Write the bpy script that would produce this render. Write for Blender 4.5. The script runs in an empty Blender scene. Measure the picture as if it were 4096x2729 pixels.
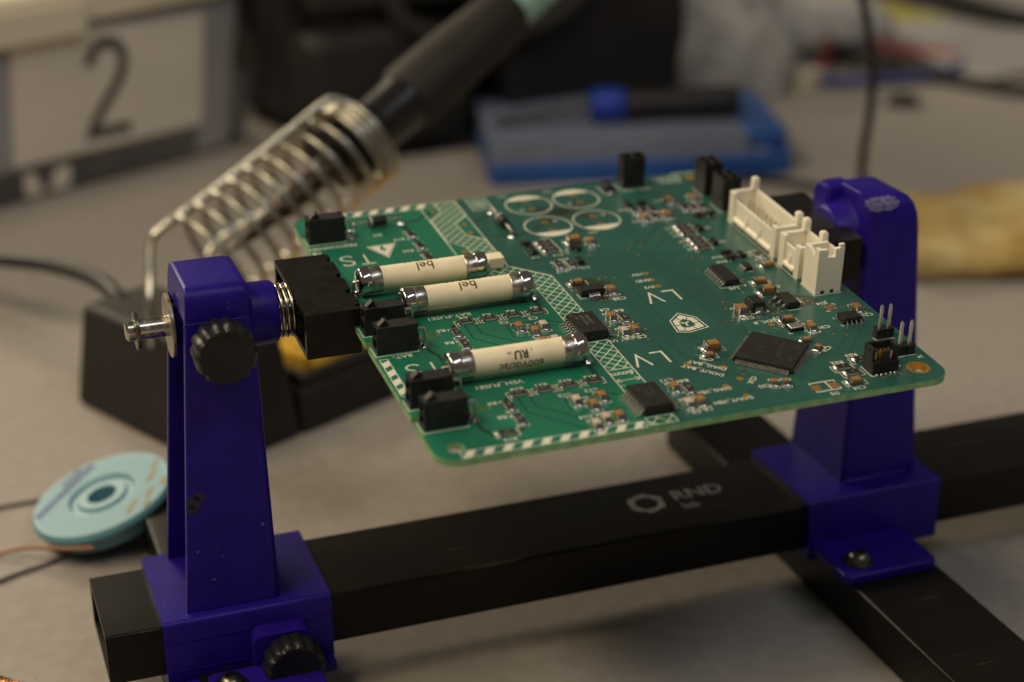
import bpy, bmesh, math, random
from mathutils import Vector, Matrix, geometry
random.seed(7)
scn = bpy.context.scene
COL = scn.collection
MM = 0.001
PI = math.pi

# ------------------------------------------------------------------ camera, world, lights, exposure
CAM_POS = (-27.285, -375.971, 259.067)
CAM_RIGHT, CAM_UP, CAM_BACK = (0.94122, -0.33760, -0.00960), (0.13950, 0.36280, 0.92140), (-0.30760, -0.86860, 0.38860)
cam_data = bpy.data.cameras.new('camera')
cam_data.sensor_width = 36.0
cam_data.lens = 61.31
cam_data.clip_start = 0.01
cam_data.clip_end = 20.0
cam_data.dof.use_dof = True
cam_data.dof.focus_distance = 0.421
cam_data.dof.aperture_fstop = 7.4
cam_data.dof.aperture_blades = 0
cam = bpy.data.objects.new('camera', cam_data)
_r, _u, _b = Vector(CAM_RIGHT), Vector(CAM_UP), Vector(CAM_BACK)
_b.normalize(); _r = (_r - _b * _r.dot(_b)).normalized(); _u = _b.cross(_r)
cam.matrix_world = Matrix(((_r.x, _u.x, _b.x, CAM_POS[0]*MM), (_r.y, _u.y, _b.y, CAM_POS[1]*MM),
                           (_r.z, _u.z, _b.z, CAM_POS[2]*MM), (0, 0, 0, 1)))
COL.objects.link(cam)
scn.camera = cam

world = bpy.data.worlds.new('World')
scn.world = world
world.use_nodes = True
wbg = world.node_tree.nodes['Background']
wbg.inputs[0].default_value = (1.0, 0.87, 0.72, 1)
wbg.inputs[1].default_value = 0.09

def area(name, loc, target, sx, sy, power, col):
    d = bpy.data.lights.new(name, 'AREA')
    d.shape = 'RECTANGLE'; d.size = sx; d.size_y = sy; d.energy = power; d.color = col
    o = bpy.data.objects.new(name, d)
    o.location = loc
    o.rotation_euler = (Vector(target) - Vector(loc)).to_track_quat('-Z', 'Y').to_euler()
    COL.objects.link(o)
    return o
area('ceiling_lamp_near', (-0.60, -0.08, 1.15), (0.03, 0.03, 0.05), 1.1, 0.25, 11.2, (1.0, 0.83, 0.58))
area('ceiling_lamp_far', (-0.75, 2.20, 1.38), (0.05, 0.10, 0.0), 1.2, 0.35, 34.0, (1.0, 0.85, 0.62))
area('ceiling_lamp_right', (0.55, -0.75, 1.50), (0.12, 0.0, 0.05), 1.2, 0.22, 4.9, (0.90, 0.94, 1.0))

scn.view_settings.view_transform = 'Standard'
scn.view_settings.look = 'None'
scn.view_settings.exposure = 0.0
scn.view_settings.gamma = 1.0
scn.view_settings.use_curve_mapping = False
scn.render.resolution_x = 1024
scn.render.resolution_y = 682
scn.render.engine = 'CYCLES'
scn.cycles.max_bounces = 7
scn.cycles.transmission_bounces = 5
scn.cycles.glossy_bounces = 4
scn.cycles.caustics_refractive = False
scn.cycles.caustics_reflective = False

# ------------------------------------------------------------------ materials
MATS = {}
def mat(name, col, rough=0.5, metal=0.0, noise=None, bump=None, coat=0.0, spec=0.5, trans=0.0, alpha=1.0, ior=1.45, rvar=None, sss=0.0, aniso=None, specks=None):
    """noise=(scale, amount[, second colour]) varies the colour; bump=(scale, strength in mm)"""
    m = bpy.data.materials.new(name)
    m.use_nodes = True
    nt = m.node_tree
    bs = nt.nodes['Principled BSDF']
    bs.inputs['Base Color'].default_value = (*col, 1)
    bs.inputs['Roughness'].default_value = rough
    bs.inputs['Metallic'].default_value = metal
    bs.inputs['Specular IOR Level'].default_value = spec
    bs.inputs['Coat Weight'].default_value = coat
    bs.inputs['Coat Roughness'].default_value = 0.15
    bs.inputs['Transmission Weight'].default_value = trans
    bs.inputs['Alpha'].default_value = alpha
    bs.inputs['IOR'].default_value = ior
    if sss:
        bs.inputs['Subsurface Weight'].default_value = sss
        bs.inputs['Subsurface Radius'].default_value = (0.002, 0.0016, 0.001)
    tc = nt.nodes.new('ShaderNodeTexCoord')
    def noise_node(scale, detail=4.0):
        n = nt.nodes.new('ShaderNodeTexNoise')
        n.inputs['Scale'].default_value = scale
        n.inputs['Detail'].default_value = detail
        if aniso:
            mp = nt.nodes.new('ShaderNodeMapping'); mp.inputs['Scale'].default_value = aniso
            nt.links.new(tc.outputs['Object'], mp.inputs['Vector']); nt.links.new(mp.outputs[0], n.inputs['Vector'])
        else:
            nt.links.new(tc.outputs['Object'], n.inputs['Vector'])
        return n
    colsock = None
    if noise:
        n = noise_node(noise[0])
        r = nt.nodes.new('ShaderNodeValToRGB')
        a = noise[1]
        c2 = noise[2] if len(noise) > 2 else tuple(min(1, c * (1 + a)) for c in col)
        c1 = col if len(noise) > 2 else tuple(c * (1 - a) for c in col)
        r.color_ramp.elements[0].position = 0.36; r.color_ramp.elements[1].position = 0.66
        r.color_ramp.elements[0].color = (*c1, 1); r.color_ramp.elements[1].color = (*c2, 1)
        nt.links.new(n.outputs[0], r.inputs[0])
        colsock = r.outputs[0]
    if specks:   # (scale, threshold, colour): small marks of dirt or wear
        n = noise_node(specks[0], 2.0)
        r = nt.nodes.new('ShaderNodeValToRGB')
        r.color_ramp.elements[0].position = specks[1]; r.color_ramp.elements[1].position = specks[1] + 0.03
        r.color_ramp.elements[0].color = (0, 0, 0, 1); r.color_ramp.elements[1].color = (1, 1, 1, 1)
        nt.links.new(n.outputs[0], r.inputs[0])
        mx = nt.nodes.new('ShaderNodeMix'); mx.data_type = 'RGBA'
        nt.links.new(r.outputs[0], mx.inputs[0])
        if colsock: nt.links.new(colsock, mx.inputs[6])
        else: mx.inputs[6].default_value = (*col, 1)
        mx.inputs[7].default_value = (*specks[2], 1)
        colsock = mx.outputs[2]
    if colsock: nt.links.new(colsock, bs.inputs['Base Color'])
    if rvar:
        n = noise_node(rvar[0]); mr = nt.nodes.new('ShaderNodeMapRange')
        mr.inputs[1].default_value = 0.3; mr.inputs[2].default_value = 0.7
        mr.inputs[3].default_value = max(0.02, rough - rvar[1]); mr.inputs[4].default_value = min(1, rough + rvar[1])
        nt.links.new(n.outputs[0], mr.inputs[0]); nt.links.new(mr.outputs[0], bs.inputs['Roughness'])
    if bump:
        n = noise_node(bump[0], 3.0)
        b = nt.nodes.new('ShaderNodeBump'); b.inputs['Strength'].default_value = 1.0
        b.inputs['Distance'].default_value = bump[1] * MM
        nt.links.new(n.outputs[0], b.inputs['Height']); nt.links.new(b.outputs[0], bs.inputs['Normal'])
    MATS[name] = m
    return m

mat('mask_ts', (0.012, 0.150, 0.086), 0.38, noise=(60, 0.10), bump=(900, 0.01), coat=0.15, spec=0.45)
mat('mask_lv', (0.021, 0.094, 0.074), 0.36, noise=(60, 0.10), bump=(900, 0.01), coat=0.2, spec=0.45, specks=(700, 0.76, (0.10, 0.16, 0.10)))
mat('fr4', (0.24, 0.43, 0.20), 0.6, noise=(300, 0.25))
mat('trace', (0.010, 0.050, 0.032), 0.4, spec=0.4)
mat('trace_lv', (0.026, 0.052, 0.038), 0.4, spec=0.4)
mat('ink', (0.66, 0.64, 0.52), 0.6, noise=(900, 0.08))
mat('ink_thin', (0.42, 0.47, 0.38), 0.6)
mat('gold', (0.74, 0.40, 0.075), 0.34, 0.75, rvar=(900, 0.12))
mat('copper_pad', (0.50, 0.23, 0.06), 0.45, 0.6)
mat('solder', (0.50, 0.485, 0.46), 0.20, 1.0, rvar=(1500, 0.10), bump=(900, 0.12))
mat('tin', (0.66, 0.63, 0.58), 0.40, 1.0, rvar=(1500, 0.12))
mat('cap_brown', (0.29, 0.155, 0.050), 0.5, noise=(400, 0.15))
mat('cap_pale', (0.50, 0.43, 0.34), 0.55, noise=(400, 0.1))
mat('ceramic', (0.52, 0.50, 0.45), 0.5)
mat('res_black', (0.022, 0.020, 0.019), 0.4, noise=(800, 0.3))
mat('res_ink', (0.40, 0.36, 0.29), 0.6)
mat('chip', (0.019, 0.0175, 0.0165), 0.5, noise=(900, 0.25), bump=(2500, 0.015), spec=0.4)
mat('chip_ink', (0.17, 0.16, 0.14), 0.6)
mat('chip_ink_faint', (0.055, 0.052, 0.048), 0.6)
mat('fuse_ceramic', (0.88, 0.77, 0.54), 0.55, noise=(250, 0.06), specks=(900, 0.74, (0.38, 0.28, 0.15)))
mat('fuse_ink', (0.075, 0.055, 0.04), 0.7)
mat('nickel', (0.60, 0.57, 0.53), 0.13, 1.0, rvar=(600, 0.07))
mat('nickel_dull', (0.52, 0.48, 0.42), 0.32, 1.0, rvar=(900, 0.15), noise=(500, 0.2))
mat('conn_black', (0.017, 0.0165, 0.0165), 0.48, noise=(500, 0.3), bump=(1200, 0.03), spec=0.4, specks=(1100, 0.74, (0.06, 0.055, 0.05)))
mat('nylon', (0.88, 0.83, 0.68), 0.42, noise=(80, 0.04))
mat('blue_plastic', (0.0165, 0.0055, 0.195), 0.40, noise=(120, 0.12), bump=(1300, 0.035), spec=0.28, specks=(420, 0.755, (0.10, 0.085, 0.24)))
mat('blue_worn', (0.05, 0.042, 0.17), 0.6, noise=(1300, 0.5, (0.20, 0.185, 0.34)), bump=(1300, 0.5))
mat('dark_smear', (0.022, 0.017, 0.035), 0.6)
mat('anodised', (0.0078, 0.0066, 0.0048), 0.36, noise=(40, 0.3), bump=(700, 0.005), spec=0.22, aniso=(0.05, 1, 1), specks=(900, 0.70, (0.038, 0.030, 0.02)))
mat('bare_edge', (0.16, 0.12, 0.07), 0.45, 0.6, noise=(900, 0.4))
mat('rail_ink', (0.18, 0.18, 0.185), 0.6, noise=(700, 0.2))
mat('jaw_black', (0.0085, 0.0075, 0.0062), 0.30, noise=(300, 0.3), bump=(1200, 0.012), spec=0.25, specks=(520, 0.765, (0.12, 0.10, 0.07)))
mat('knob_black', (0.0110, 0.0105, 0.0095), 0.40, bump=(1700, 0.11), spec=0.45)
mat('steel', (0.54, 0.50, 0.42), 0.24, 1.0, noise=(350, 0.25), rvar=(700, 0.12))
mat('washer_steel', (0.42, 0.38, 0.28), 0.40, 1.0, noise=(300, 0.25), rvar=(500, 0.12))
mat('dark_steel', (0.16, 0.145, 0.12), 0.32, 1.0)
mat('spring_steel', (0.50, 0.46, 0.36), 0.22, 1.0, rvar=(900, 0.1))
mat('zinc_wire', (0.50, 0.48, 0.40), 0.30, 1.0, noise=(200, 0.2))
mat('stand_black', (0.015, 0.0135, 0.011), 0.6, noise=(50, 0.2), bump=(800, 0.06))
mat('grip', (0.019, 0.0165, 0.012), 0.7)
mat('iron_black', (0.012, 0.011, 0.011), 0.3)
mat('barrel', (0.09, 0.065, 0.05), 0.4, 0.8, noise=(120, 0.4))
mat('mint', (0.30, 0.50, 0.40), 0.5)
mat('sponge_yellow', (0.62, 0.36, 0.035), 0.9, noise=(120, 0.2), bump=(500, 0.6))
mat('sponge_tan', (0.58, 0.46, 0.21), 0.95, noise=(34, 0.35, (0.38, 0.25, 0.075)), bump=(220, 1.0))
mat('box_clear', (0.37, 0.36, 0.355), 0.35, noise=(9, 0.10))
mat('box_inside', (0.17, 0.15, 0.14), 0.7, noise=(14, 0.3))
mat('box_lid', (0.78, 0.70, 0.54), 0.4, noise=(14, 0.06))
mat('panel_dark', (0.11, 0.10, 0.098), 0.6, noise=(14, 0.3))
mat('paper', (0.80, 0.72, 0.61), 0.8, noise=(30, 0.04))
mat('paper_grey', (0.33, 0.315, 0.305), 0.8, noise=(26, 0.1))
mat('toner', (0.075, 0.068, 0.062), 0.7)
mat('bag_black', (0.0095, 0.0085, 0.0085), 0.75, noise=(18, 0.5), bump=(45, 1.4))
mat('bag_panel', (0.020, 0.0185, 0.0175), 0.6, noise=(22, 0.3))
mat('set_blue', (0.020, 0.085, 0.31), 0.35, noise=(40, 0.1))
mat('set_clear', (0.26, 0.30, 0.42), 0.25, alpha=0.6)
mat('handle_black', (0.014, 0.013, 0.013), 0.45)
mat('collar_blue', (0.018, 0.045, 0.36), 0.35)
mat('poly_bag', (0.72, 0.71, 0.70), 0.22, trans=0.55, ior=1.25, noise=(20, 0.1), bump=(40, 2.0))
mat('cable', (0.0095, 0.009, 0.0085), 0.45)
mat('wire_red', (0.28, 0.03, 0.03), 0.5)
mat('wire_blue', (0.05, 0.06, 0.22), 0.5)
mat('wire_dark', (0.02, 0.021, 0.022), 0.5)
mat('plug_white', (0.62, 0.56, 0.42), 0.5)
mat('strap_yellow', (0.42, 0.40, 0.02), 0.6, noise=(60, 0.2))
mat('strap_black', (0.016, 0.015, 0.014), 0.7)
mat('spool_blue', (0.13, 0.31, 0.37), 0.42, noise=(40, 0.05))
mat('spool_label', (0.15, 0.33, 0.39), 0.5)
mat('spool_ink', (0.035, 0.045, 0.20), 0.6)
mat('spool_gold', (0.27, 0.22, 0.09), 0.6)
mat('copper', (0.44, 0.20, 0.085), 0.30, 1.0, noise=(900, 0.25))
mat('copper_soft', (0.36, 0.19, 0.12), 0.6, 0.5)
mat('grey_line', (0.18, 0.165, 0.15), 0.5, 0.5)
mat('table', (0.335, 0.302, 0.270), 0.55, noise=(190, 0.06), bump=(500, 0.03), spec=0.25, specks=(260, 0.70, (0.28, 0.252, 0.22)))

# ------------------------------------------------------------------ mesh helpers (millimetres in, metres out)
class MB:
    def __init__(s): s.v = []; s.f = []; s.m = []; s.mi = 0
    def add(s, vs, fs):
        o = len(s.v); s.v += [tuple(p) for p in vs]
        for f in fs: s.f.append([o + i for i in f]); s.m.append(s.mi)
        return s
    def mat(s, i): s.mi = i; return s
    def box(s, x0, x1, y0, y1, z0, z1):
        return s.frustum([(x0,y0,z0),(x1,y0,z0),(x1,y1,z0),(x0,y1,z0)], [(x0,y0,z1),(x1,y0,z1),(x1,y1,z1),(x0,y1,z1)])
    def frustum(s, a, b):
        n = len(a)
        fs = [[i, (i+1) % n, n + (i+1) % n, n + i] for i in range(n)]
        return s.add(list(a) + list(b), fs + [list(range(n))[::-1], list(range(n, 2*n))])
    def prism(s, poly, z0, z1):
        return s.frustum([(x, y, z0) for x, y in poly], [(x, y, z1) for x, y in poly])
    def loft(s, rings, cap=True, closed=False):
        n = len(rings[0]); vs = [p for r in rings for p in r]; fs = []
        k = len(rings)
        for j in range(k if closed else k - 1):
            for i in range(n):
                a = j*n + i; b = j*n + (i+1) % n; c = ((j+1) % k)*n + (i+1) % n; d = ((j+1) % k)*n + i
                fs.append([a, b, c, d])
        if cap and not closed:
            fs += [list(range(n))[::-1], list(range((k-1)*n, k*n))]
        return s.add(vs, fs)
    def cyl(s, p0, p1, r0, r1=None, n=20, cap=True):
        return s.lathe(p0, p1, [(0, r0), (1, r0 if r1 is None else r1)], n, cap)
    def lathe(s, p0, p1, prof, n=24, cap=True):
        p0, p1 = Vector(p0), Vector(p1); ax = p1 - p0; d = ax.normalized()
        a = d.orthogonal().normalized(); b = d.cross(a)
        rings = []
        for t, r in prof:
            c = p0 + ax * t
            rings.append([tuple(c + a*(r*math.cos(2*PI*i/n)) + b*(r*math.sin(2*PI*i/n))) for i in range(n)])
        return s.loft(rings, cap)
    def tube(s, pts, r, n=8, cap=True):
        pts = [Vector(p) for p in pts]; k = len(pts)
        rr = r if isinstance(r, (list, tuple)) else [r]*k
        d0 = (pts[1]-pts[0]).normalized(); a = d0.orthogonal().normalized(); rings = []
        for i, p in enumerate(pts):
            d = (pts[min(i+1, k-1)] - pts[max(i-1, 0)]).normalized()
            a = (a - d*a.dot(d)).normalized(); b = d.cross(a)
            rings.append([tuple(p + a*(rr[i]*math.cos(2*PI*j/n)) + b*(rr[i]*math.sin(2*PI*j/n))) for j in range(n)])
        return s.loft(rings, cap)
    def strip(s, pts, w, z=0.0):
        """flat ribbon following 2D points"""
        k = len(pts); L = []; R = []
        for i in range(k):
            p = Vector(pts[i]); a = Vector(pts[max(i-1, 0)]); b = Vector(pts[min(i+1, k-1)])
            d1 = (p-a).normalized() if i > 0 else (b-p).normalized()
            d2 = (b-p).normalized() if i < k-1 else d1
            t = (d1+d2)
            t = t.normalized() if t.length > 1e-6 else d1
            nrm = Vector((-t.y, t.x)); q = max(0.35, nrm.dot(Vector((-d1.y, d1.x))))
            L.append(p + nrm*(w/2/q)); R.append(p - nrm*(w/2/q))
        vs = [(p.x, p.y, z) for p in L] + [(p.x, p.y, z) for p in R]
        return s.add(vs, [[i, k+i, k+i+1, i+1] for i in range(k-1)])
    def disc(s, x, y, r, z, n=16, r_in=0.0):
        o = [(x+r*math.cos(2*PI*i/n), y+r*math.sin(2*PI*i/n), z) for i in range(n)]
        if r_in <= 0: return s.add(o, [list(range(n))])
        q = [(x+r_in*math.cos(2*PI*i/n), y+r_in*math.sin(2*PI*i/n), z) for i in range(n)]
        return s.add(o+q, [[i, (i+1) % n, n+(i+1) % n, n+i] for i in range(n)])
    def plate(s, loops, z0, z1, top=0, side=1):
        """flat sheet with holes: loops[0] outline, the rest holes"""
        vs = [p for l in loops for p in l]
        tris = geometry.tessellate_polygon([[Vector((x, y, 0)) for x, y in l] for l in loops])
        m0 = s.mi
        s.mi = top; s.add([(x, y, z1) for x, y in vs], [list(t) for t in tris])
        s.add([(x, y, z0) for x, y in vs], [list(t) for t in tris])
        s.mi = side
        for l in loops:
            n = len(l)
            s.add([(x, y, z0) for x, y in l] + [(x, y, z1) for x, y in l], [[i, (i+1) % n, n+(i+1) % n, n+i] for i in range(n)])
        s.mi = m0
        return s
    def mesh(s, name, mats, smooth=35, recalc=True):
        me = bpy.data.meshes.new(name)
        me.from_pydata([(x*MM, y*MM, z*MM) for x, y, z in s.v], [], s.f)
        for i, f in enumerate(me.polygons): f.material_index = s.m[i]
        for k in mats: me.materials.append(MATS[k])
        if recalc:
            bm = bmesh.new(); bm.from_mesh(me); bmesh.ops.recalc_face_normals(bm, faces=bm.faces); bm.to_mesh(me); bm.free()
        if smooth:
            me.polygons.foreach_set('use_smooth', [True]*len(me.polygons))
            me.set_sharp_from_angle(angle=math.radians(smooth))
        me.update()
        return me
    def build(s, name, mats, parent=None, bevel=0, seg=2, smooth=35, loc=None, rot=None, recalc=True):
        if isinstance(mats, str): mats = [mats]
        o = bpy.data.objects.new(name, s.mesh(name, mats, smooth, recalc))
        COL.objects.link(o)
        if parent: o.parent = parent
        if loc: o.location = [c*MM for c in loc]
        if rot: o.rotation_euler = rot
        if bevel: add_bevel(o, bevel, seg)
        return o
def add_bevel(o, w, seg=2, ang=40):
    b = o.modifiers.new('bevel', 'BEVEL'); b.width = w*MM; b.segments = seg; b.limit_method = 'ANGLE'; b.angle_limit = math.radians(ang)
    b.use_clamp_overlap = True; b.harden_normals = False
def link_copy(me, name, parent, loc=(0,0,0), rz=0.0, rot=None):
    o = bpy.data.objects.new(name, me); COL.objects.link(o); o.parent = parent
    o.location = [c*MM for c in loc]; o.rotation_euler = rot if rot else (0, 0, rz)
    return o
def empty(name, label, cat, loc=(0,0,0), group=None, rz=0.0):
    o = bpy.data.objects.new(name, None); COL.objects.link(o); o.empty_display_size = 0.01
    o.location = [c*MM for c in loc]; o.rotation_euler = (0, 0, rz)
    return tag(o, label, cat, group)
def tag(o, label, cat, group=None):
    o['label'] = label; o['category'] = cat
    if group: o['group'] = group
    return o
def structure(o): o['kind'] = 'structure'; return o
def stuff(o): o['kind'] = 'stuff'; return o
def smooth_path(pts, n=8):
    """Catmull-Rom through 3D points"""
    P = [Vector(p) for p in pts]; out = []
    for i in range(len(P)-1):
        a = P[max(i-1, 0)]; b = P[i]; c = P[i+1]; d = P[min(i+2, len(P)-1)]
        for k in range(n):
            t = k/n
            out.append(0.5*((2*b) + (c-a)*t + (2*a-5*b+4*c-d)*t*t + (3*b-a-3*c+d)*t**3))
    return out + [P[-1]]
def rrect(x0, x1, y0, y1, r, n=5):
    out = []
    for cx, cy, a in ((x1-r, y0+r, -90), (x1-r, y1-r, 0), (x0+r, y1-r, 90), (x0+r, y0+r, 180)):
        for i in range(n+1):
            t = math.radians(a + 90*i/n); out.append((cx+r*math.cos(t), cy+r*math.sin(t)))
    return out
def circle(x, y, r, n=24): return [(x+r*math.cos(2*PI*i/n), y+r*math.sin(2*PI*i/n)) for i in range(n)]

# lettering: font curves gathered first, turned into meshes in one go
_texts = []
def letter(txt, parent, size, origin, xdir, ydir, matname, name='lettering', align='CENTER', wrap=None, bold=0.0, xscale=1.0, lift=0.0):
    """origin in mm of the parent's frame, xdir / ydir the reading and upright directions"""
    cu = bpy.data.curves.new(name, 'FONT'); cu.body = txt; cu.size = size; cu.align_x = align; cu.align_y = 'CENTER'
    cu.resolution_u = 2; cu.offset = bold
    o = bpy.data.objects.new('tmp_text', cu); COL.objects.link(o)
    _texts.append((o, parent, Vector(origin), Vector(xdir).normalized(), Vector(ydir).normalized(), matname, name, wrap, xscale, lift))
def flush_letters():
    bpy.context.view_layer.update()
    dg = bpy.context.evaluated_depsgraph_get()
    for (o, parent, org, xd, yd, mn, name, wrap, xs, lift) in _texts:
        me = bpy.data.meshes.new_from_object(o.evaluated_get(dg))
        zd = xd.cross(yd)
        if wrap:     # wrap=(radius): bend round a cylinder whose axis runs along xdir through origin
            bm = bmesh.new(); bm.from_mesh(me)
            for k in range(-12, 13):
                g = bm.verts[:] + bm.edges[:] + bm.faces[:]
                bmesh.ops.bisect_plane(bm, geom=g, plane_co=(0, k*0.42, 0), plane_no=(0, 1, 0))
            r, phi = wrap
            for v in bm.verts:
                a = phi + v.co.y / r
                p = org + xd*(v.co.x*xs) + zd*(r*math.cos(a)) + yd*(r*math.sin(a))
                v.co = p*MM
            bm.to_mesh(me); bm.free()
        else:
            for v in me.vertices:
                v.co = (org + xd*(v.co.x*xs) + yd*v.co.y + zd*lift)*MM
        me.materials.clear(); me.materials.append(MATS[mn])
        t = bpy.data.objects.new(name, me); COL.objects.link(t); t.parent = parent
        cu = o.data; bpy.data.objects.remove(o); bpy.data.curves.remove(cu)
    _texts.clear()
# ------------------------------------------------------------------ table
structure(MB().box(-1400, 1900, -900, 1900, -30, 0).build('table_top', 'table', bevel=2))

# ------------------------------------------------------------------ frame of the tilted board (the clamp jaws tilt with it)
_t, _ya = 0.0863, 0.0036
EX = Vector((math.cos(_ya), math.sin(_ya), 0))
EY = Vector((-math.sin(_ya)*math.cos(_t), math.cos(_ya)*math.cos(_t), math.sin(_t)))
EN = EX.cross(EY)
BO = Vector((67.187, -63.133, 93.598))*MM
BOARD_M = Matrix(((EX.x, EY.x, EN.x, BO.x), (EX.y, EY.y, EN.y, BO.y), (EX.z, EY.z, EN.z, BO.z), (0, 0, 0, 1)))

# ------------------------------------------------------------------ board holder
holder = empty('board_holder', 'blue and black adjustable holder gripping the green circuit board between two posts', 'board holder', (0, 0, 0))

def remap(mb, fn): mb.v = [fn(*p) for p in mb.v]; return mb
def tube_x(y0, y1, z0, z1, x0, x1, wall, r):
    mb = MB().plate([rrect(y0, y1, z0, z1, r, 4), rrect(y0+wall, y1-wall, z0+wall, z1-wall, 0.4, 2)], x0, x1, 0, 0)
    return remap(mb, lambda a, b, c: (c, a, b))
def tube_y(x0, x1, z0, z1, y0, y1, wall, r):
    mb = MB().plate([rrect(x0, x1, z0, z1, r, 4), rrect(x0+wall, x1-wall, z0+wall, z1-wall, 0.4, 2)], y0, y1, 0, 0)
    return remap(mb, lambda a, b, c: (a, c, b))
RZ0, RZ1, RW = 14.3, 28.3, 31.0
rail = tube_x(0, RW, RZ0, RZ1, 0, 345, 1.5, 0.9).build('rail', 'anodised', holder)
# bright worn rim round the sawn end of the rail
rim = MB().plate([rrect(0.05, RW-0.05, RZ0+0.05, RZ1-0.05, 0.9, 4), rrect(0.35, RW-0.35, RZ0+0.35, RZ1-0.35, 0.7, 4)], -0.04, 0.02, 0, 0)
remap(rim, lambda a, b, c: (c, a, b)).build('worn_rim', 'bare_edge', rail)
for fx in (21.3, 195.0):
    ft = tube_y(fx, fx+27.6, 0.4, 14.2, -108, 98.5, 1.5, 0.9).build('foot_rail', 'anodised', holder)
    for ex, ey in ((fx+6, -98), (fx+21, -98), (fx+6, 90), (fx+21, 90)):
        MB().cyl((ex, ey, 0), (ex, ey, 0.5), 4, 3.6, 14).build('rubber_pad', 'knob_black', ft)

# printed maker's mark on the rail
mk = MB()
for k in range(6):      # ring of six swept blades
    a0 = k*PI/3 + 0.2
    for j in range(4):
        a, b = a0 + j*0.26, a0 + (j+1)*0.26
        ro0, ro1 = 5.7 - 0.25*j, 5.7 - 0.25*(j+1)
        ri0, ri1 = 3.1 + 0.2*abs(j-1.5), 3.1 + 0.2*abs(j-0.5)
        mk.add([(ro0*math.cos(a), ro0*math.sin(a), 0), (ro1*math.cos(b), ro1*math.sin(b), 0), (ri1*math.cos(b), ri1*math.sin(b), 0), (ri0*math.cos(a), ri0*math.sin(a), 0)], [[0, 1, 2, 3]])
mk.build('printed_emblem', 'rail_ink', rail, loc=(151.0, 16.8, RZ1+0.05))
letter('RND', rail, 7.4, (167.0, 18.0, RZ1+0.05), (1, 0, 0), (0, 1, 0), 'rail_ink', 'printed_lettering', bold=0.10, xscale=1.0)
letter('lab', rail, 4.6, (162.2, 11.6, RZ1+0.05), (1, 0, 0), (0, 1, 0), 'rail_ink', 'printed_lettering', bold=0.05)

def knob(name, parent, c, r, y0, y1, teeth=14):
    """scalloped knob, axis along -y from y0 (post side) to y1 (front)"""
    n = teeth*6; rings = []
    for t, k, amp in ((0, 0.93, 0.035), (0.12, 1.0, 0.05), (0.72, 1.0, 0.05), (0.9, 0.965, 0.05), (1.0, 0.90, 0.035), (1.0, 0.80, 0.0), (0.97, 0.74, 0.0)):
        y = y0 + (y1-y0)*t
        rings.append([(c[0] + r*k*(1+amp*(abs(math.cos(teeth*0.5*a))*2-1))*math.cos(a), y, c[1] + r*k*(1+amp*(abs(math.cos(teeth*0.5*a))*2-1))*math.sin(a)) for a in [2*PI*i/n for i in range(n)]])
    o = MB().loft(rings).build(name, 'knob_black', parent, smooth=50)
    return o
def saddle(name, x0, x1, y0, y1, z0, z1):
    mb = MB().plate([rrect(y0, y1, z0, z1, 1.2, 4), rrect(-0.15, RW+0.15, RZ0-0.15, RZ1+0.15, 0.6, 2)], x0, x1, 0, 0)
    return remap(mb, lambda a, b, c: (c, a, b)).build(name, 'blue_plastic', holder, bevel=0.35)
def bolt(parent, x, y, z):
    b = MB().lathe((x, y, z), (x, y, z+3.0), [(0, 4.1), (0.12, 4.2), (0.2, 4.1), (0.21, 3.3), (0.55, 3.1), (0.8, 2.5), (0.97, 1.7), (0.99, 1.25), (0.55, 1.15)], 24).build('bolt', 'dark_steel', parent)
    return b

# left clamp: saddle, foot flange, lock boss and knob
s_left = saddle('saddle', 13.8, 56.0, -2.3, 33.6, 11.2, 30.3)
MB().box(13.7, 56.1, -2.55, -2.2, 24.6, 24.8).box(13.7, 56.1, -2.55, -2.2, 16.2, 16.35).build('parting_line', 'blue_plastic', s_left)
MB().box(13.9, 21.2, -2.2, 33.4, 5.0, 11.15).build('skirt', 'blue_plastic', s_left, bevel=0.3)
MB().prism(rrect(22.5, 50.0, -21.5, -7.0, 2.0, 4), 14.3, 17.0).build('flange', 'blue_plastic', s_left, bevel=0.5)
bolt(s_left, 27.4, -13.6, 17.0)
MB().box(14.2, 55.6, -7.0, -2.35, 10.5, 13.4).build('lower_lip', 'blue_plastic', s_left, bevel=0.5)
MB().loft([[(x, y, z) for x, z in rrect(34.8, 49.4, 9.8, 25.2, r, 5)] for y, r in ((-2.2, 2.6), (-6.8, 2.6), (-7.6, 2.4), (-8.0, 2.0))]).build('lock_boss', 'blue_plastic', s_left)
knob('knob', s_left, (43.6, 18.0), 7.3, -8.4, -15.2)
# right clamp: saddle and flange
s_right = saddle('saddle', 192.0, 233.2, -2.3, 33.6, 11.4, 30.3)
MB().prism(rrect(193.0, 221.6, -22.0, -1.0, 2.2, 4), 14.3, 17.0).build('flange', 'blue_plastic', s_right, bevel=0.5)
bolt(s_right, 200.6, -15.0, 17.0)

def lerp(a, b, t): return a + (b-a)*t
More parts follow.
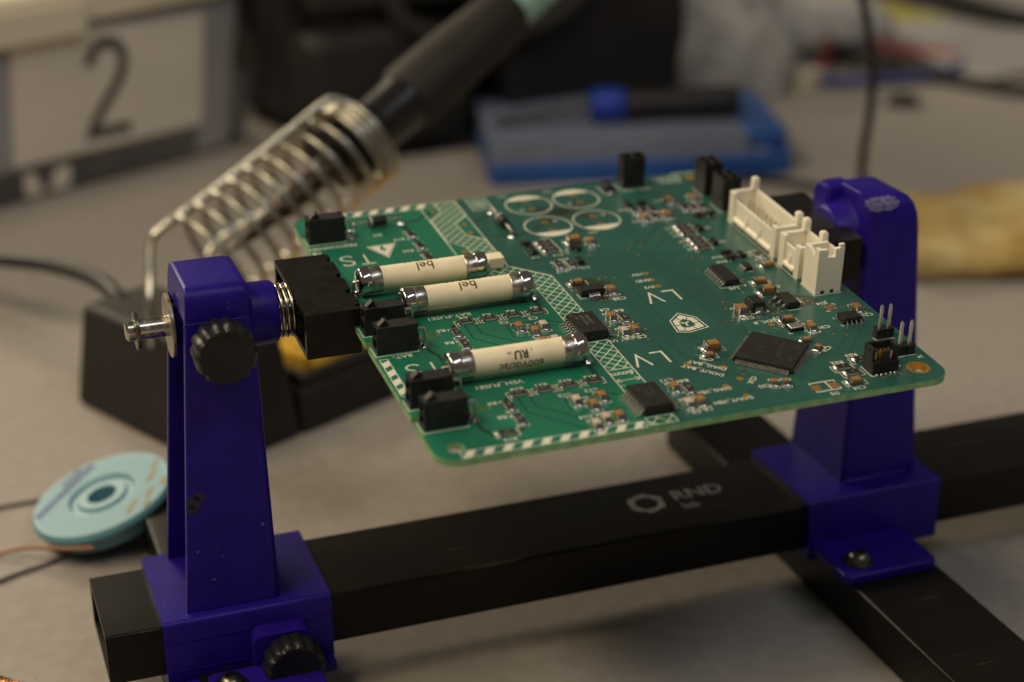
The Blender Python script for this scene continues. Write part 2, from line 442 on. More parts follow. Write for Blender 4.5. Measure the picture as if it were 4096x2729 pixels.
# left post: a channel, open towards the rail's sawn end
ZB, ZT_ = 30.2, 114.0
def lp(z):
    t = (z-ZB)/(ZT_-ZB)
    return lerp(20.3, 26.9, t), lerp(43.9, 42.5, t), lerp(0.8, 2.9, t), lerp(31.6, 27.0, t)
mb = MB(); rings = []
for z in (ZB, 45, 60, 75, 90, 106):
    xl, xr, yf, yb = lp(z); w = 2.1
    rings.append([(xl, yf, z), (xr-1.2, yf, z), (xr, yf+1.2, z), (xr, yb-1.2, z), (xr-1.2, yb, z), (xl, yb, z), (xl, yb-w, z), (xr-w, yb-w, z), (xr-w, yf+w, z), (xl, yf+w, z)])
mb.loft(rings)
rings = []
for z, iy, ix in ((105.9, 0, 0), (109.5, 0, 0), (111.6, 0.35, 0.15), (113.0, 1.2, 0.7), (113.75, 2.3, 1.5), (114.0, 3.6, 2.6)):
    xl, xr, yf, yb = lp(min(z, 112)); 
    rings.append([(xl+ix*0.25, yf+iy, z), (xr-1.2-ix, yf+iy, z), (xr-ix, yf+1.2+iy, z), (xr-ix, yb-1.2-iy, z), (xr-1.2-ix, yb-iy, z), (xl+ix*0.25, yb-iy, z)])
mb.loft(rings)
p_left = mb.build('post', 'blue_plastic', holder, bevel=0.35, smooth=30)
AY, AZ = 18.0, 100.2
MB().lathe((41.5, AY, AZ), (50.5, AY, AZ), [(0, 9.2), (0.12, 8.4), (0.3, 7.95), (0.92, 7.75), (1, 7.3), (1, 5.6), (0.6, 5.6)], 40).build('axle_boss', 'blue_plastic', p_left)
MB().lathe((25.2, AY, AZ), (30.5, AY, AZ), [(0, 5.2), (0.8, 5.2), (1, 4.6)], 28).build('axle_sleeve', 'blue_plastic', p_left)
MB().lathe((14.2, AY, AZ), (60, AY, AZ), [(0, 2.0), (0.008, 2.45), (0.012, 2.6), (0.045, 2.6), (0.0455, 2.2), (0.065, 2.2), (0.0655, 2.6), (1, 2.6)], 32).build('axle', 'steel', p_left)
MB().lathe((16.4, AY-0.3, AZ), (17.3, AY-0.3, AZ), [(0, 2.3), (0, 4.6), (0.15, 4.8), (0.85, 4.8), (1, 4.6), (1, 2.3)], 30, cap=False).build('retaining_clip', 'dark_steel', p_left)
MB().lathe((24.3, AY, AZ), (25.3, AY, AZ), [(0, 2.7), (0, 7.7), (0.2, 7.9), (0.8, 7.9), (1, 7.7), (1, 2.7)], 44, cap=False).build('washer', 'washer_steel', p_left)
pts = []
for i in range(4*24+1):
    t = i/(4*24); a = t*4*2*PI - 0.6
    pts.append((49.4 + 5.2*t, AY + 6.3*math.cos(a), AZ + 6.3*math.sin(a)))
MB().tube(pts, 0.55, 8).build('spring', 'spring_steel', p_left, smooth=60)
knob('knob', p_left, (33.9, 100.6), 7.15, 0.4, -7.6)
MB().cyl((33.9, 4, 100.6), (33.9, -1, 100.6), 2.0, n=16).build('lock_screw', 'steel', p_left)
# old grease mark on the front of the post
def lpf(x, z): return (x, lp(z)[2]-0.05, z)
random.seed(3)
gm = MB()
for cx, cz, r in ((24.6, 60.0, 2.1), (25.8, 61.6, 1.3), (23.7, 58.4, 1.2), (27.2, 61.2, 0.6), (29.0, 47.0, 0.5)):
    n = 18
    gm.add([lpf(cx + r*random.uniform(.7, 1.1)*math.cos(2*PI*i/n), cz + r*random.uniform(.7, 1.1)*math.sin(2*PI*i/n)) for i in range(n)], [list(range(n))])
gm.build('grease_mark', 'dark_smear', p_left)

# right post
def rp(z):
    t = (z-ZB)/(113.0-ZB)
    return lerp(205.6, 209.0, t), lerp(229.6, 224.6, t), lerp(4.9, 6.4, t), lerp(35.4, 29.5, t)
mb = MB(); rings = []
for z, i in ((ZB, 0), (50, 0), (70, 0), (90, 0), (104, 0), (107.5, 0.25), (110.2, 1.0), (112.0, 2.3), (112.9, 4.0), (113.2, 6.0)):
    xl, xr, yf, yb = rp(z); c = 1.0
    xr -= i*0.9; yf += i; yb -= i; xl += i*0.15
    rings.append([(xl, yf+c, z), (xl+c, yf, z), (xr-c, yf, z), (xr, yf+c, z), (xr, yb-c, z), (xr-c, yb, z), (xl+c, yb, z), (xl, yb-c, z)])
p_right = mb.loft(rings).build('post', 'blue_plastic', holder, smooth=32)
MB().box(206.2, 226.5, 3.6, 35.0, ZB-0.6, ZB+1.3).build('post_foot', 'blue_plastic', p_right, bevel=0.5)
MB().lathe((212.0, 19.0, 99.5), (202.8, 19.0, 99.5), [(0, 12.8), (0.2, 11.4), (0.45, 9.8), (0.85, 9.0), (0.95, 8.8), (1, 8.2)], 40).build('axle_boss', 'blue_plastic', p_right)
MB().loft([[(204.2+q, 20.5+q, z), (212.5, 20.5+q, z), (212.5, 29.0-q, z), (204.2+q, 29.0-q, z)] for z, q in ((100, 0), (110, 0.2), (112.4, 0.9), (113.3, 2.2))]).build('top_lip', 'blue_plastic', p_right, bevel=0.8)
# scuffed patch on the rounded top edge
random.seed(5); n = 26; vs = []
for i in range(n):
    a = 2*PI*i/n; q = random.uniform(0.85, 1.08)
    vs.append((a, q))
mb = MB(); P = []
for k, s in enumerate((1.0, 0.6, 0.25)):
    ring = []
    for a, q in vs:
        x = 213.6 + 5.2*q*s*math.cos(a); h = 2.6*q*s*math.sin(a)   # arc length down the rounding
        th = 0.75 + h/3.4
        ring.append((x, 6.9 + 3.35*(1-math.cos(max(0, 1.57-th))) - 0.12, 108.9 + 3.6*math.sin(max(0, 1.57-th)) + 0.10))
    P.append(ring)
mb.loft(P, cap=False).add(P[2], [list(range(n))])
mb.build('scuffed_patch', 'blue_worn', p_right)

# the two clamp jaws (tilted with the board); each a hollow block with a groove for the board edge
def jaw(parent, left):
    mb = MB()
    v0, v1 = 66.4, 99.4
    if left:
        prof = [(-12.1, v0), (1.5, v0), (1.7, v0+1.2), (0.6, v0+1.9), (0.5, v0+2.5), (2.0, v0+3.0), (2.0, v0+8.2), (0.4, v0+9.0), (0.3, v0+10.6), (1.9, v0+11.4), (2.0, v0+17.5), (0.5, v0+18.4), (0.4, v0+20.0), (1.9, v0+20.8), (1.9, v0+27.5), (0.6, v0+28.4), (0.5, v0+29.6), (1.8, v0+30.3), (1.8, v1-1), (0.8, v1), (-12.1, v1)]
    else:
        prof = [(138.8, v0), (123.3, v0), (123.3, v0+3), (124.5, v0+4), (124.5, v0+6), (123.3, v0+7), (123.3, v1-7), (124.5, v1-6), (124.5, v1-4), (123.3, v1-3), (123.3, v1), (138.8, v1)]
    g = -4.0 if left else 128.0
    grip = [((max if left else min)(u, g), v) for u, v in prof]
    mb.prism(prof, 3.2, 4.7).prism(prof, -7.2, -5.7)          # roof and floor
    mb.prism(grip, 0.06, 3.2).prism(grip, -5.7, -1.72)         # the two lips of the groove
    a, b = (g, -0.15) if left else (125.15, g)
    mb.box(a, b, v0, v1, -1.72, 0.06)
    a, b = (-12.1, g) if left else (g, 138.8)                  # side walls of the hollow
    mb.box(a, b, v0, v0+1.6, -5.7, 3.2).box(a, b, v1-1.6, v1, -5.7, 3.2)
    o = mb.build('jaw', 'jaw_black', parent, smooth=20)
    o.matrix_local = BOARD_M
    return o
jl = jaw(p_left, True)
jr = jaw(p_right, False)
# ------------------------------------------------------------------ circuit board
board = empty('circuit_board', 'populated green circuit board with three cream fuses clamped in the blue holder', 'circuit board')
board.matrix_world = BOARD_M
BW, BH, TH = 125.0, 133.5, 1.6
XS, YS, ZS = Vector((-1, 0, 0)), Vector((0, -1, 0)), 0.045      # print reads from the far side

# outline with the two routed isolation slots on the left edge
out = rrect(0, BW, 0, BH, 5.2, 8)
def slot(vc, u1, r=0.95):
    pts = [(0, vc+r)] + [(u1-r + r*math.sin(a), vc + r*math.cos(a)) for a in [PI*k/8 for k in range(9)]] + [(0, vc-r)]
    return pts
# rrect order ends with the lower-left corner (180..270 deg) after the upper-left one
k = 3*9
ring = out[:k] + slot(56.45, 18.1) + slot(19.6, 18.1) + out[k:]
hole_a, hole_b = circle(5.2, 5.3, 2.15, 28), circle(119.3, 6.3, 2.15, 28)
lam = MB().plate([ring, hole_a, hole_b], -TH, 0.0, 0, 1).build('laminate', ['mask_ts', 'fr4'], board, smooth=30)
pour = [(55.5, 0.35), (119.8, 0.35)] + [(119.8 + 4.85*math.sin(a), 5.2 - 4.85*math.cos(a)) for a in [PI/2*k/6 for k in range(1, 7)]] + [(124.65, 128.3)] + \
       [(119.8 + 4.85*math.cos(a), 128.3 + 4.85*math.sin(a)) for a in [PI/2*k/6 for k in range(1, 7)]] + [(46.8, 133.15), (46.8, 88.0), (55.5, 79.0)]
MB().plate([pour, circle(119.3, 6.3, 2.75, 28)], 0.004, 0.02, 0, 0).build('copper_plane', ['mask_lv'], board, smooth=0)
MB().disc(119.3, 6.3, 2.8, 0.03, 32, 2.15).build('pad_ring', 'gold', board)
remap(MB().plate([circle(119.3, 6.3, 2.149, 28), circle(119.3, 6.3, 2.08, 28)], -TH-0.01, 0.025, 0, 0), lambda x, y, z: (x, y, z)).build('hole_lining', 'gold', board)

def pline(pts, w=0.28, name='trace', m='trace', z=0.012):
    return MB().strip(pts, w, z).build(name, m, board, smooth=0)
TS = [[(25.3, 59.4), (25.1, 51.8), (30, 46.6), (36, 41)], [(27.8, 59.6), (27.9, 53.6), (35.2, 46.3), (40, 42)],
      [(42.6, 55.9), (36.7, 56.3), (34.9, 55.6), (34.6, 49.7), (36, 48.8), (40.2, 48.7), (48.5, 47.2)], [(44.5, 56.3), (49, 52.4)], [(43.5, 54.8), (48.6, 50.8)],
      [(25.3, 22.7), (25.2, 14.7), (33, 6.3), (35.7, 3.9)], [(28.1, 22.3), (27.9, 16.8), (34.4, 10), (35.7, 7.8)],
      [(42.6, 17.9), (36.6, 18.2), (34.9, 17.2), (34.6, 12.1), (36, 11), (40.2, 10.8), (48, 10.1)], [(44.5, 18.5), (48.6, 15.0)]]
for p in TS: pline(p, 0.34)
for p, w in (([(12.9, 51.4), (13.4, 48.6), (14.6, 46.2), (14.6, 42)], 1.0), ([(12.9, 14.7), (13.1, 10.6), (15.0, 7.5), (16.2, 7.4)], 1.0), ([(46.1, 32.1), (46.2, 27.4), (45.6, 24.2)], 1.3),
             ([(46.0, 68.8), (46.3, 64.5), (45.6, 61.2)], 1.3), ([(28.4, 122.4), (32.5, 122.6), (36.5, 126.0), (38.9, 127.4)], 0.8), ([(28.4, 122.3), (28.5, 97.0)], 1.15),
             ([(27.6, 60.4), (43, 60.4)], 0.9), ([(27.6, 23.0), (43, 23.2)], 0.9), ([(24.2, 60.3), (22.4, 59.4), (22.0, 57.4)], 0.9), ([(22, 53.6), (22, 50.8)], 0.9),
             ([(24.2, 22.8), (22.4, 21.9), (22, 20.2)], 0.9), ([(22, 16.8), (22.2, 13.4)], 0.9), ([(22.2, 10.2), (21.6, 8.2), (19.4, 7.4)], 0.9), ([(22, 47.4), (21.6, 44.0), (18.5, 41.6)], 0.9),
             ([(12.7, 116.4), (15.0, 118.6)], 1.0)):
    pline(p, w, m='trace')
LV = [[(72.8, 90.6), (72.4, 66.3), (72.5, 39.9), (77.3, 34.3), (82.6, 28.9)], [(98, 101.9), (96.2, 100.2), (82.6, 89.6), (83.4, 67.3), (85.6, 38), (87.6, 33.6)],
      [(96, 101.7), (84.4, 87.7), (84.6, 60), (86.2, 40), (88.2, 34.2)], [(94.1, 93.3), (85.5, 83.4), (86.0, 60), (87.2, 42), (88.7, 34.7)],
      [(93.6, 83.4), (86.8, 75.4), (87.2, 58), (88.2, 44), (89.3, 35)], [(95.2, 80), (88.3, 73.2), (88.4, 60), (89.0, 46), (89.9, 34.6)],
      [(95.4, 77.2), (89.6, 72.1), (89.6, 60), (89.9, 48)], [(91.0, 70), (91.0, 60), (90.8, 52)], [(65.2, 49.3), (67.5, 46.6), (70.1, 44.4), (69.8, 29), (71.5, 25.7)],
      [(65.3, 44.3), (66.8, 42), (68.9, 40.4), (69.0, 29), (70.2, 26.4)], [(64.8, 38.8), (66.2, 36.4), (66.4, 22.9), (72, 17.6), (75, 17.2), (77.3, 18.3), (80.4, 21.0)],
      [(70.2, 26.4), (74.5, 25.4), (80, 25)], [(71.5, 25.7), (75.6, 26.6)], [(47.1, 91.7), (54, 89.5), (65.9, 87.8), (68.9, 84.8), (69.1, 75.2), (70.5, 72.9)],
      [(47, 89.6), (54, 83.4), (57.9, 82.4)], [(66.5, 76.8), (66.7, 74.2), (68.0, 72.4)], [(72.3, 12.1), (76.9, 14.2), (80.4, 18.4)], [(82.1, 14.5), (75.9, 7.6), (74.9, 6.6)], [(76.9, 14.3), (72.7, 17.5)],
      [(80.5, 17.8), (78.5, 16.2)], [(114.3, 29.1), (105.4, 19.8), (99.0, 19.5)], [(118.5, 29.5), (108.1, 18.6), (98.7, 18.5)], [(113.6, 20.5), (109.5, 17.5), (98.7, 17.9)], [(91.3, 11.5), (99.2, 11.7)],
      [(90.6, 10.7), (92.6, 8.4), (99, 8.5)], [(112, 45.2), (114.8, 42.4), (116.5, 37.5)], [(114.0, 46.6), (116.0, 42.4), (117.5, 37.5)], [(96.0, 14.8), (104, 15.0), (107, 14.4)],
      [(94.0, 33.5), (94.4, 31.0), (93.2, 29.6)], [(96.2, 33.0), (95.6, 30.6), (94.4, 28.4)], [(99.6, 36.0), (97, 32.6), (96.0, 26.8)], [(92.4, 72.6), (94.2, 68.4)], [(100.6, 62.0), (103.4, 64.6)], [(78.5, 119.8), (71.9, 115.4)],
      [(101.5, 63.4), (107.0, 63.6), (113, 62.6)], [(103, 79), (109, 82.4), (113.6, 82.8)]]
for p in LV: pline(p, 0.24, m='trace_lv', z=0.028)
for p, w in (([(65.9, 121.2), (72.5, 117.2), (80.2, 121.2)], 4.2), ([(65.9, 111.3), (72.5, 116.4), (80.2, 111.4)], 4.2), ([(54, 104.8), (60, 106.6), (65.9, 111.2)], 1.0), ([(54, 121.5), (49.5, 118.2), (44.4, 116.6)], 0.9), ([(44.2, 110.8), (48, 107.2), (54, 104.8)], 0.8)):
    pline(p, w, m='trace_lv', z=0.026)
# darker copper areas round the regulators
for pl_, z in (([(57.0, 74.2), (58.5, 66.4), (61.0, 62.2), (63.6, 61.0), (65.0, 62.2), (68.6, 68.0), (68.6, 70.6), (64.0, 75.0)], 0.024), ([(109.2, 50.0), (113.4, 48.6), (114.4, 45.8), (112.6, 43.2), (109.2, 43.4)], 0.024), ([(93.6, 48.4), (96, 50), (103.5, 50.5), (104, 43.4), (97, 41.6), (91.2, 43.8)], 0.024)):
    MB().add([(x, y, z) for x, y in pl_], [list(range(len(pl_)))]).build('copper_area', 'trace_lv', board, smooth=0)

# ------------------------------------------------------------------ silk print
def ink(pts, w=0.22, m='ink', name='printed_line', z=ZS):
    return MB().strip(pts, w, z).build(name, m, board, smooth=0)
def inks(lines, w=0.22, m='ink', name='printed_outline', z=ZS):
    mb = MB()
    for p in lines: mb.strip(p, w, z)
    o = mb.build(name, m, board, smooth=0)
    return stuff(o) if len(lines) > 1 else o
def say(t, u, v, size, m='ink', ang=None, name='printed_lettering', xs=1.0, bold=0.0):
    if ang is None: xd, yd = XS, YS
    else:
        a = math.radians(ang); xd = Vector((math.cos(a), math.sin(a), 0)); yd = Vector((-math.sin(a), math.cos(a), 0))
    letter(t, board, size*1.18, (u, v, ZS+0.003), xd, yd, m, name, bold=bold+0.035, xscale=xs*1.06)
def hatch_lines(poly, ang, step, w, mb):
    a = math.radians(ang); d = Vector((math.cos(a), math.sin(a))); n = Vector((-d.y, d.x))
    lo = min(Vector(p).dot(n) for p in poly); hi = max(Vector(p).dot(n) for p in poly)
    k = math.floor(lo/step)
    while k*step < hi:
        c = k*step; ts = []
        for i in range(len(poly)):
            p, q = Vector(poly[i]), Vector(poly[(i+1) % len(poly)])
            sp, sq = p.dot(n)-c, q.dot(n)-c
            if (sp < 0) != (sq < 0):
                x = p + (q-p)*(sp/(sp-sq)); ts.append(x.dot(d))
        ts.sort()
        for i in range(0, len(ts)-1, 2):
            if ts[i+1]-ts[i] > 0.5:
                p0 = n*c + d*ts[i]; p1 = n*c + d*ts[i+1]
                mb.strip([(p0.x, p0.y), (p1.x, p1.y)], w, ZS + (0 if ang > 0 else 0.001))
        k += 1
P1 = [(49.2, 27.0), (55.5, 27.0), (55.5, 41.6), (49.2, 41.2)]
P2 = [(49.2, 53.2), (55.5, 53.2), (55.5, 78.8), (46.7, 87.7), (46.7, 105.2), (42.6, 109.6), (42.4, 117.8), (46.9, 122.3), (46.9, 133.0), (41.1, 133.0), (40.7, 126.3), (36.4, 121.4), (36.4, 107.0), (40.2, 102.3), (40.2, 97.0), (36.2, 93.0), (36.2, 88.2), (49.2, 75.2)]
P3 = [(48.8, 1.0), (55.4, 1.0), (55.3, 4.3), (48.8, 4.3)]
for P, st in ((P1, 2.06), (P2, 2.06), (P3, 2.6)):
    mb = MB(); hatch_lines(P, 45, st, 0.24, mb); hatch_lines(P, -45, st, 0.24, mb)
    for i in range(len(P)): mb.strip([P[i], P[(i+1) % len(P)]], 0.24, ZS+0.002)
    mb.build('printed_hatching', 'ink', board, smooth=0)
inks([[(36.15, 88), (36.15, 130.1)], [(49.2, 27), (49.2, 15.6)], [(55.5, 27), (55.5, 15.6)], [(46.8, 88), (46.8, 133)]], 0.26)
inks([[(49.3, 21.7), (55.3, 21.7)], [(50.4, 22.5), (49.3, 21.7), (50.4, 20.9)], [(54.2, 22.5), (55.3, 21.7), (54.2, 20.9)], [(49.2, 19.4), (50.6, 19.4)], [(54.4, 25.9), (55.5, 25.9)]], 0.24)
say('6mm', 52.1, 24.8, 2.2)
def stripes(p0, p1, q, step, w, slant, first=0.0):
    """barrier stripes between p0 and p1, depth vector q"""
    p0, p1, q = Vector(p0), Vector(p1), Vector(q); L = (p1-p0).length; d = (p1-p0)/L; mb = MB()
    mb.strip([tuple(p0), tuple(p1)], 0.22, ZS); mb.strip([tuple(p0+q), tuple(p1+q)], 0.22, ZS)
    mb.strip([tuple(p0), tuple(p0+q)], 0.22, ZS); mb.strip([tuple(p1), tuple(p1+q)], 0.22, ZS)
    t = first
    while t < L:
        a, b = t, min(t+w, L); a2, b2 = t+slant, t+slant+w
        a2, b2 = max(0, min(a2, L)), max(0, min(b2, L))
        if b-a > 0.2 and b2-a2 > 0.2:
            c = [p0+d*a, p0+d*b, p0+q+d*b2, p0+q+d*a2]
            mb.add([(x.x, x.y, ZS+0.002) for x in c], [[0, 1, 2, 3]])
        t += step
    mb.build('printed_stripes', 'ink', board, smooth=0)
stripes((11.0, 130.3), (40.6, 130.3), (0, 2.8), 4.55, 2.3, 1.7, 1.0)
stripes((5.4, 0.65), (47.9, 0.65), (0, 2.5), 4.35, 2.1, 1.7, 0.0)
stripes((0.7, 29.9), (0.7, 48.0), (1.95, 0), 4.4, 2.5, 1.2, 0.6)
stripes((0.5, 100.2), (0.5, 110.6), (1.95, 0), 4.4, 2.5, -1.2, 3.2)
def stroke_letters(which, u, v, hgt, w):
    """plotter-style letters read from the far side; (u,v) is the lower-left corner on the board"""
    L = {'T': [[(0.02, 0), (0.68, 0)], [(0.35, 0), (0.35, 1)]], 'L': [[(0, 1), (0.55, 1), (0.57, 0)]], 'V': [[(0, 0), (0.33, 1), (0.68, 0)]],
         'S': [[(x, y) for x, y, a in
               [(0.06, 0.16, 0), (0.14, 0.05, 0), (0.3, 0.0, 0), (0.48, 0.03, 0), (0.6, 0.13, 0), (0.62, 0.27, 0), (0.54, 0.40, 0), (0.36, 0.5, 0), (0.16, 0.6, 0), (0.08, 0.74, 0), (0.12, 0.88, 0), (0.26, 0.98, 0), (0.44, 1.0, 0), (0.58, 0.94, 0), (0.64, 0.85, 0)]]]}[which]
    inks([[(u + x*hgt, v + y*hgt) for x, y in p] for p in L], w, name='printed_lettering')
stroke_letters('S', 6.0, 100.2, 5.6, 0.55); stroke_letters('T', 10.9, 100.0, 5.7, 0.55)
stroke_letters('S', 5.0, 38.0, 5.6, 0.55); stroke_letters('T', 9.7, 37.9, 5.7, 0.55)
stroke_letters('V', 73.3, 56.1, 5.7, 0.55); stroke_letters('L', 78.5, 56.1, 5.6, 0.55)
stroke_letters('V', 56.8, 26.5, 5.6, 0.55); stroke_letters('L', 62.0, 26.5, 5.6, 0.55)
# high-voltage triangle
tri = [(15.0, 110.0), (22.9, 110.3), (18.8, 102.1)]
c = Vector((18.9, 107.5)); sh = lambda k: [tuple(c + (Vector(p)-c)*k) for p in tri]
inks([[*sh(1.0), sh(1.0)[0]]], 0.28, name='printed_warning_outline')
b = [(18.6, 109.6), (19.4, 109.6), (19.0, 107.9), (19.9, 107.9), (18.5, 105.4), (18.9, 107.0), (18.0, 107.0)]
MB().plate([sh(0.86), b], ZS, ZS+0.004, 0, 0).build('printed_warning_sign', 'ink', board, smooth=0)
# shield emblem
sh_o = [(77.4, 49.3), (73.8, 46.0), (73.1, 40.0), (76.1, 39.0), (81.4, 40.3), (80.7, 46.2)]
cc = sum((Vector(p) for p in sh_o), Vector((0, 0)))/6
scl = lambda k, P: [tuple(cc + (Vector(p)-cc)*k) for p in P]
inks([[*scl(1.0, sh_o), scl(1.0, sh_o)[0]]], 0.3, name='printed_emblem')
kx = lambda *pp: [tuple(cc + Vector(p)) for p in pp]
inn = scl(0.86, sh_o); m_ = [tuple((Vector(inn[i])+Vector(inn[(i+1) % 6]))/2) for i in range(6)]
core = scl(0.44, sh_o); cm = [tuple((Vector(core[i])+Vector(core[(i+1) % 6]))/2) for i in range(6)]
mb = MB()
for i in range(6):
    P = [Vector(inn[i]), Vector(m_[i]), Vector(cm[i]), Vector(core[i]), Vector(cm[i-1]), Vector(m_[i-1])]
    g = sum(P, Vector((0, 0)))/6
    P = [g + (p-g)*0.9 for p in P]
    mb.add([(p.x, p.y, ZS) for p in P], [list(range(6))])
mb.strip(kx((-1.2, 0.9), (-0.2, 0.2), (0.9, 0.9)), 0.5, ZS+0.002); mb.strip(kx((-0.2, 0.2), (-0.1, -1.2)), 0.5, ZS+0.002)
mb.build('printed_emblem', 'ink', board, smooth=0)
# small framed code stamp near the far edge: frame only
inks([[(50, 124.3), (50, 132.7), (55.6, 132.7), (55.6, 125.0), (50, 124.3)], [(51.1, 126.2), (51.1, 131.0), (54.5, 131.0), (54.5, 126.6), (51.1, 126.2)]], 0.4, 'ink_thin')
mb = MB()
for i in range(5): mb.strip([(51.8, 127.1+i*0.75), (53.9, 127.1+i*0.75)], 0.4, ZS)
mb.build('printed_stamp', 'ink_thin', board, smooth=0)
# capacitor circles with a filled segment and two plated holes each
for cu_, cv, top in ((65.9, 123.9, True), (80.3, 124.1, True), (65.9, 108.5, False), (80.2, 108.6, False)):
    mb = MB(); r = 6.7
    mb.disc(cu_, cv, r, ZS, 48, r-0.36)
    s = 1 if top else -1
    a0 = math.asin(0.57); arc = [(cu_ + (r-0.2)*math.cos(a0 + (PI-2*a0)*i/14), cv + s*(r-0.2)*math.sin(a0 + (PI-2*a0)*i/14)) for i in range(15)]
    mb.add([(x, y, ZS+0.002) for x, y in arc], [list(range(15))])
    mb.build('printed_circle', 'ink', board, smooth=0)
    for dv in (2.8, -2.8):
        MB().disc(cu_, cv+dv, 1.0, 0.034, 18).build('plated_hole', 'gold', board)
        MB().disc(cu_, cv+dv, 0.42, 0.037, 12).build('drill', 'res_black', board)
    pu, pv = cu_ - s*3.0, cv - s*2.8
    inks([[(pu-0.8, pv), (pu+0.8, pv)], [(pu, pv-0.8), (pu, pv+0.8)]], 0.4, 'ink_thin', 'printed_plus')

def pads(lst, r, m='gold', name='test_pad'):
    me = MB().disc(0, 0, r, 0.036, 18).mesh(name, [m], 0)
    for u, v in lst: link_copy(me, name, board, (u, v, 0))
pads([(75.96, 20.5), (68.35, 24.2), (76.96, 14.3), (72.35, 12.05), (74.85, 6.6), (96.7, 36.8), (79.15, 72.9), (79.1, 68.9), (79.15, 65.0), (38.9, 127.4), (44.4, 116.5), (44.2, 110.8), (38.9, 99.7)], 0.85)
pads([(118.3, 129.4)], 1.7)
vias = [(57.4, 71.8), (57.9, 69.2), (58.6, 66.9), (59.4, 65.3), (62.2, 61.6), (63.4, 61.6), (64.6, 61.8), (66.3, 63.5), (67.3, 63.3), (58.2, 73.4), (66.6, 74.1), (68.4, 73.9), (64.2, 51.6), (58.4, 49.8), (58.6, 47.6), (57.9, 46.2), (58.3, 43.2),
        (65.9, 47.2), (66.4, 44.0), (64.8, 38.8), (62.5, 90.0), (69.6, 88.0), (82.6, 89.9), (84.6, 88.6), (80.6, 88.0), (82.0, 84.0), (70.4, 72.9), (66.2, 72.9), (95.0, 78.0), (97.4, 77.4), (92.8, 70.2), (89.9, 48.0), (90.8, 51.6), (88.6, 41.6), (89.8, 34.8),
        (98.2, 55.0), (99.8, 58.8), (110.8, 47.4), (111.6, 45.8), (112.2, 44.2), (99.9, 42.0), (101.2, 42.3), (102.6, 42.7), (95.6, 41.2), (96.8, 34.6), (98.6, 35.0), (93.4, 33.8), (108.8, 27.6), (111.6, 26.4), (107.0, 17.0), (105.4, 13.4), (99.4, 11.8),
        (80.0, 12.4), (78.6, 16.0), (101.2, 66.0), (101.6, 61.8), (108.6, 52.2), (109.2, 50.6), (105.0, 50.4), (110.2, 6.0), (112.2, 5.2), (109.0, 4.4), (113.8, 4.8), (102.4, 14.0), (84.4, 24.6), (73.6, 30.6), (72.4, 28.0), (118.6, 40.2), (113.4, 42.0), (115.0, 41.0), (57.7, 11.2), (58.2, 8.4), (56.9, 12.8)]
pads(vias, 0.33, 'copper_pad', 'via')
me = MB().box(-0.5, 0.5, -0.55, 0.55, 0, 0.036).mesh('bare_pad', ['copper_pad'], 0)
for u, v in ((114.2, 41.2), (115.8, 41.4), (114.6, 39.8), (116.2, 40.0)): link_copy(me, 'bare_pad', board, (u, v, 0))
inks([[(116.2, 42.4), (117.0, 42.4), (117.0, 41.4)], [(113.4, 39.4), (113.4, 38.8), (114.2, 38.8)]], 0.24)
# bare diode footprint
inks([[(90.9, 7.05), (97.3, 7.0)], [(90.9, 2.98), (97.1, 3.02)], [(94.9, 6.95), (94.9, 3.05)], [(97.2, 7.0), (97.2, 6.3)], [(97.1, 3.02), (97.1, 3.7)], [(90.9, 7.05), (90.9, 6.5)], [(90.9, 2.98), (90.9, 3.5)]], 0.36)
me = MB().box(-1.0, 1.0, -1.15, 1.15, 0, 0.036).mesh('bare_pad', ['copper_pad'], 0)
for u in (91.6, 96.3): link_copy(me, 'bare_pad', board, (u, 4.9, 0))

